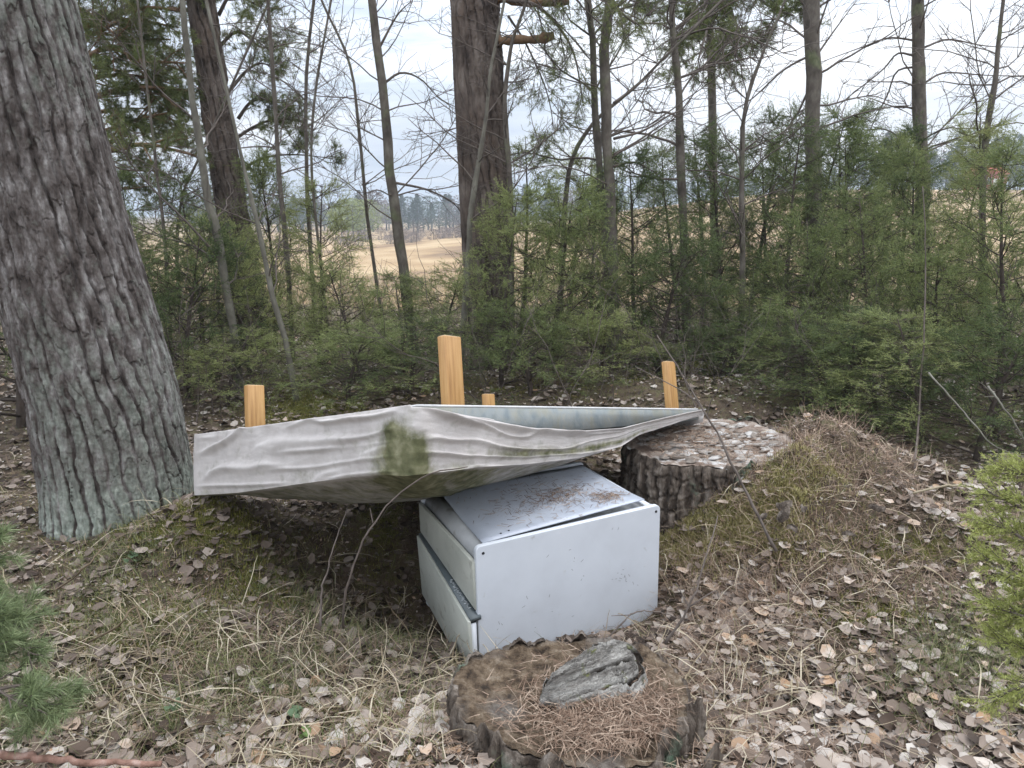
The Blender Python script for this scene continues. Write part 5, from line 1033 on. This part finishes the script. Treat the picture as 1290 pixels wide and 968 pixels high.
M['far_green'] = mat('far_conifer', [(.3, (.035, .055, .035)), (.7, (.08, .11, .06))], .5, rnd=.5, bump=0); M['far_birch'] = mat('far_birch', [(.3, (.17, .20, .06)), (.7, (.30, .34, .11))], .5, rnd=.5, bump=0, trans=.2); M['far_bare'] = mat('far_bare_wood', [(.3, (.14, .11, .10)), (.7, (.24, .20, .18))], .5, rnd=.5, bump=0)
FT = [(far_tree(1, 0), 'far_green'), (far_tree(2, 1), 'far_birch'), (far_tree(3, 1), 'far_bare'), (far_tree(4, 0), 'far_green'), (far_tree(5, 1), 'far_green')]
fp = {}; rg = np.random.default_rng(44)
flist = []
for px in np.arange(250, 720, 6): flist.append((px + rg.normal(0, 2), rg.uniform(205, 250), rg.uniform(7.5, 11.5), int(rg.choice([0, 2, 3, 4, 2]))))
for px in (446, 452, 458, 470, 438): flist.append((px, rg.uniform(150, 170), rg.uniform(6.5, 8.5), 1))
for px in np.arange(1040, 1330, 9): flist.append((px + rg.normal(0, 3), rg.uniform(160, 190), rg.uniform(6, 11) * (1.25 if px > 1090 else .8), int(rg.choice([0, 4, 3, 2, 1]))))
for px in np.arange(730, 1040, 11): flist.append((px + rg.normal(0, 3), rg.uniform(200, 240), rg.uniform(5, 8), int(rg.choice([0, 4, 3, 2]))))
fl_lab = {0: 'dark pointed conifer in the far wood beyond the field', 1: 'light green birch in leaf in the far wood beyond the field', 2: 'grey-brown leafless tree in the far wood beyond the field', 3: 'dark narrow conifer in the far wood beyond the field', 4: 'dark round-topped tree in the far wood beyond the field'}
for q, (px, Yd, h_, v_) in enumerate(flist):
    x = (px - 645) / F * Yd / .985; z = HZ(x, Yd); (tm_, cm_), mn = FT[v_]
    if v_ not in fp:
        t = thing('far_tree', fl_lab[v_], 'tree', (x, Yd, z), (0, 0, q), 'far trees, ' + fl_lab[v_]); t.scale = (h_ * 1.6, h_ * 1.6, h_); link('trunk', tm_, M['bark_thin'], t); link('crown', cm_, M[mn], t); fp[v_] = t
    else: dup(fp[v_], (x, Yd, z), q * 1.3, (h_ * 1.6, h_ * 1.6, h_), fl_lab[v_], 'far trees, ' + fl_lab[v_])
for q in range(26):
    px = rg.uniform(430, 600); Yd = rg.uniform(120, 165); x = (px - 645) / F * Yd / .985; dup(fp[2], (x, Yd, HZ(x, Yd) - .8), q * 1.1, (4.5, 4.5, rg.uniform(2.2, 3.4)), 'low brown leafless bush at the far edge of the straw field', 'low brown bushes along the far field edge')
# red house on the rise at right
M['red'] = mat('red_wall', [(.3, (.30, .05, .03)), (.7, (.42, .08, .05))], 2, bump=0); M['redroof'] = mat('red_roof', [(.3, (.42, .07, .04)), (.7, (.52, .10, .06))], 2, bump=0)
M['glass'] = mat('window_glass', [(.3, (.05, .06, .07)), (.7, (.08, .09, .1))], 2, bump=0, rough=.1, spec=.6); M['trim'] = mat('white_trim', [(.3, (.6, .6, .58)), (.7, (.7, .7, .68))], 2, bump=0)
hx = (1212 - 645) / F * 140 / .985; hz = HZ(hx, 140); hs_ = thing('red_house', 'small red house far off on the rise, glimpsed between junipers at right', 'house', (hx, 140, hz), (0, 0, .3))
mb = MB(); mb.box((0, 0, 1.3), (5.5, 4, 3.0)); link('wall', mb.mesh('wall'), M['red'], hs_)
mb = MB(); mb.add([(-3, -2.4, 2.7), (3, -2.4, 2.7), (3, 2.4, 2.7), (-3, 2.4, 2.7), (-3, 0, 4.4), (3, 0, 4.4)], [(0, 1, 5, 4), (2, 3, 4, 5), (0, 3, 2, 1)], [(0, 4, 3), (1, 2, 5)]); rf = link('roof', mb.mesh('roof'), M['redroof'], hs_)
mb = MB(); mb.box((1, .5, 4.2), (.5, .5, 1.2)); link('chimney', mb.mesh('chimney'), M['trim'], rf)
for x_ in (-1.4, 1.4):
    mb = MB(); mb.box((x_, -2.03, 1.5), (1.1, .08, 1.2)); wf = link('window', mb.mesh('window'), M['trim'], hs_); mb = MB(); mb.box((x_, -2.08, 1.5), (.85, .04, .95)); link('pane', mb.mesh('pane'), M['glass'], wf)
mb = MB(); mb.box((0, -2.03, .9), (.9, .08, 2.0)); link('door', mb.mesh('door'), M['trim'], hs_)
print('TRIS', sum(sum(len(p.vertices) - 2 for p in []) for m in []), 'polys', sum(len(m.polygons) for m in bpy.data.meshes))

# ------------------------------------------------------------------ the air over the field
hz_m = bpy.data.materials.new('haze'); hz_m.use_nodes = True; hz_m.node_tree.nodes.clear()
ho = hz_m.node_tree.nodes.new('ShaderNodeOutputMaterial'); pv = hz_m.node_tree.nodes.new('ShaderNodeVolumePrincipled')
pv.inputs['Color'].default_value = (.80, .88, .98, 1); pv.inputs['Density'].default_value = .0013; pv.inputs['Anisotropy'].default_value = .2
hz_m.node_tree.links.new(pv.outputs[0], ho.inputs['Volume'])
mb = MB(); mb.box((0, 1240, 13), (3100, 2660, 40)); o = tag(link('haze', mb.mesh('haze'), hz_m), kind='stuff')
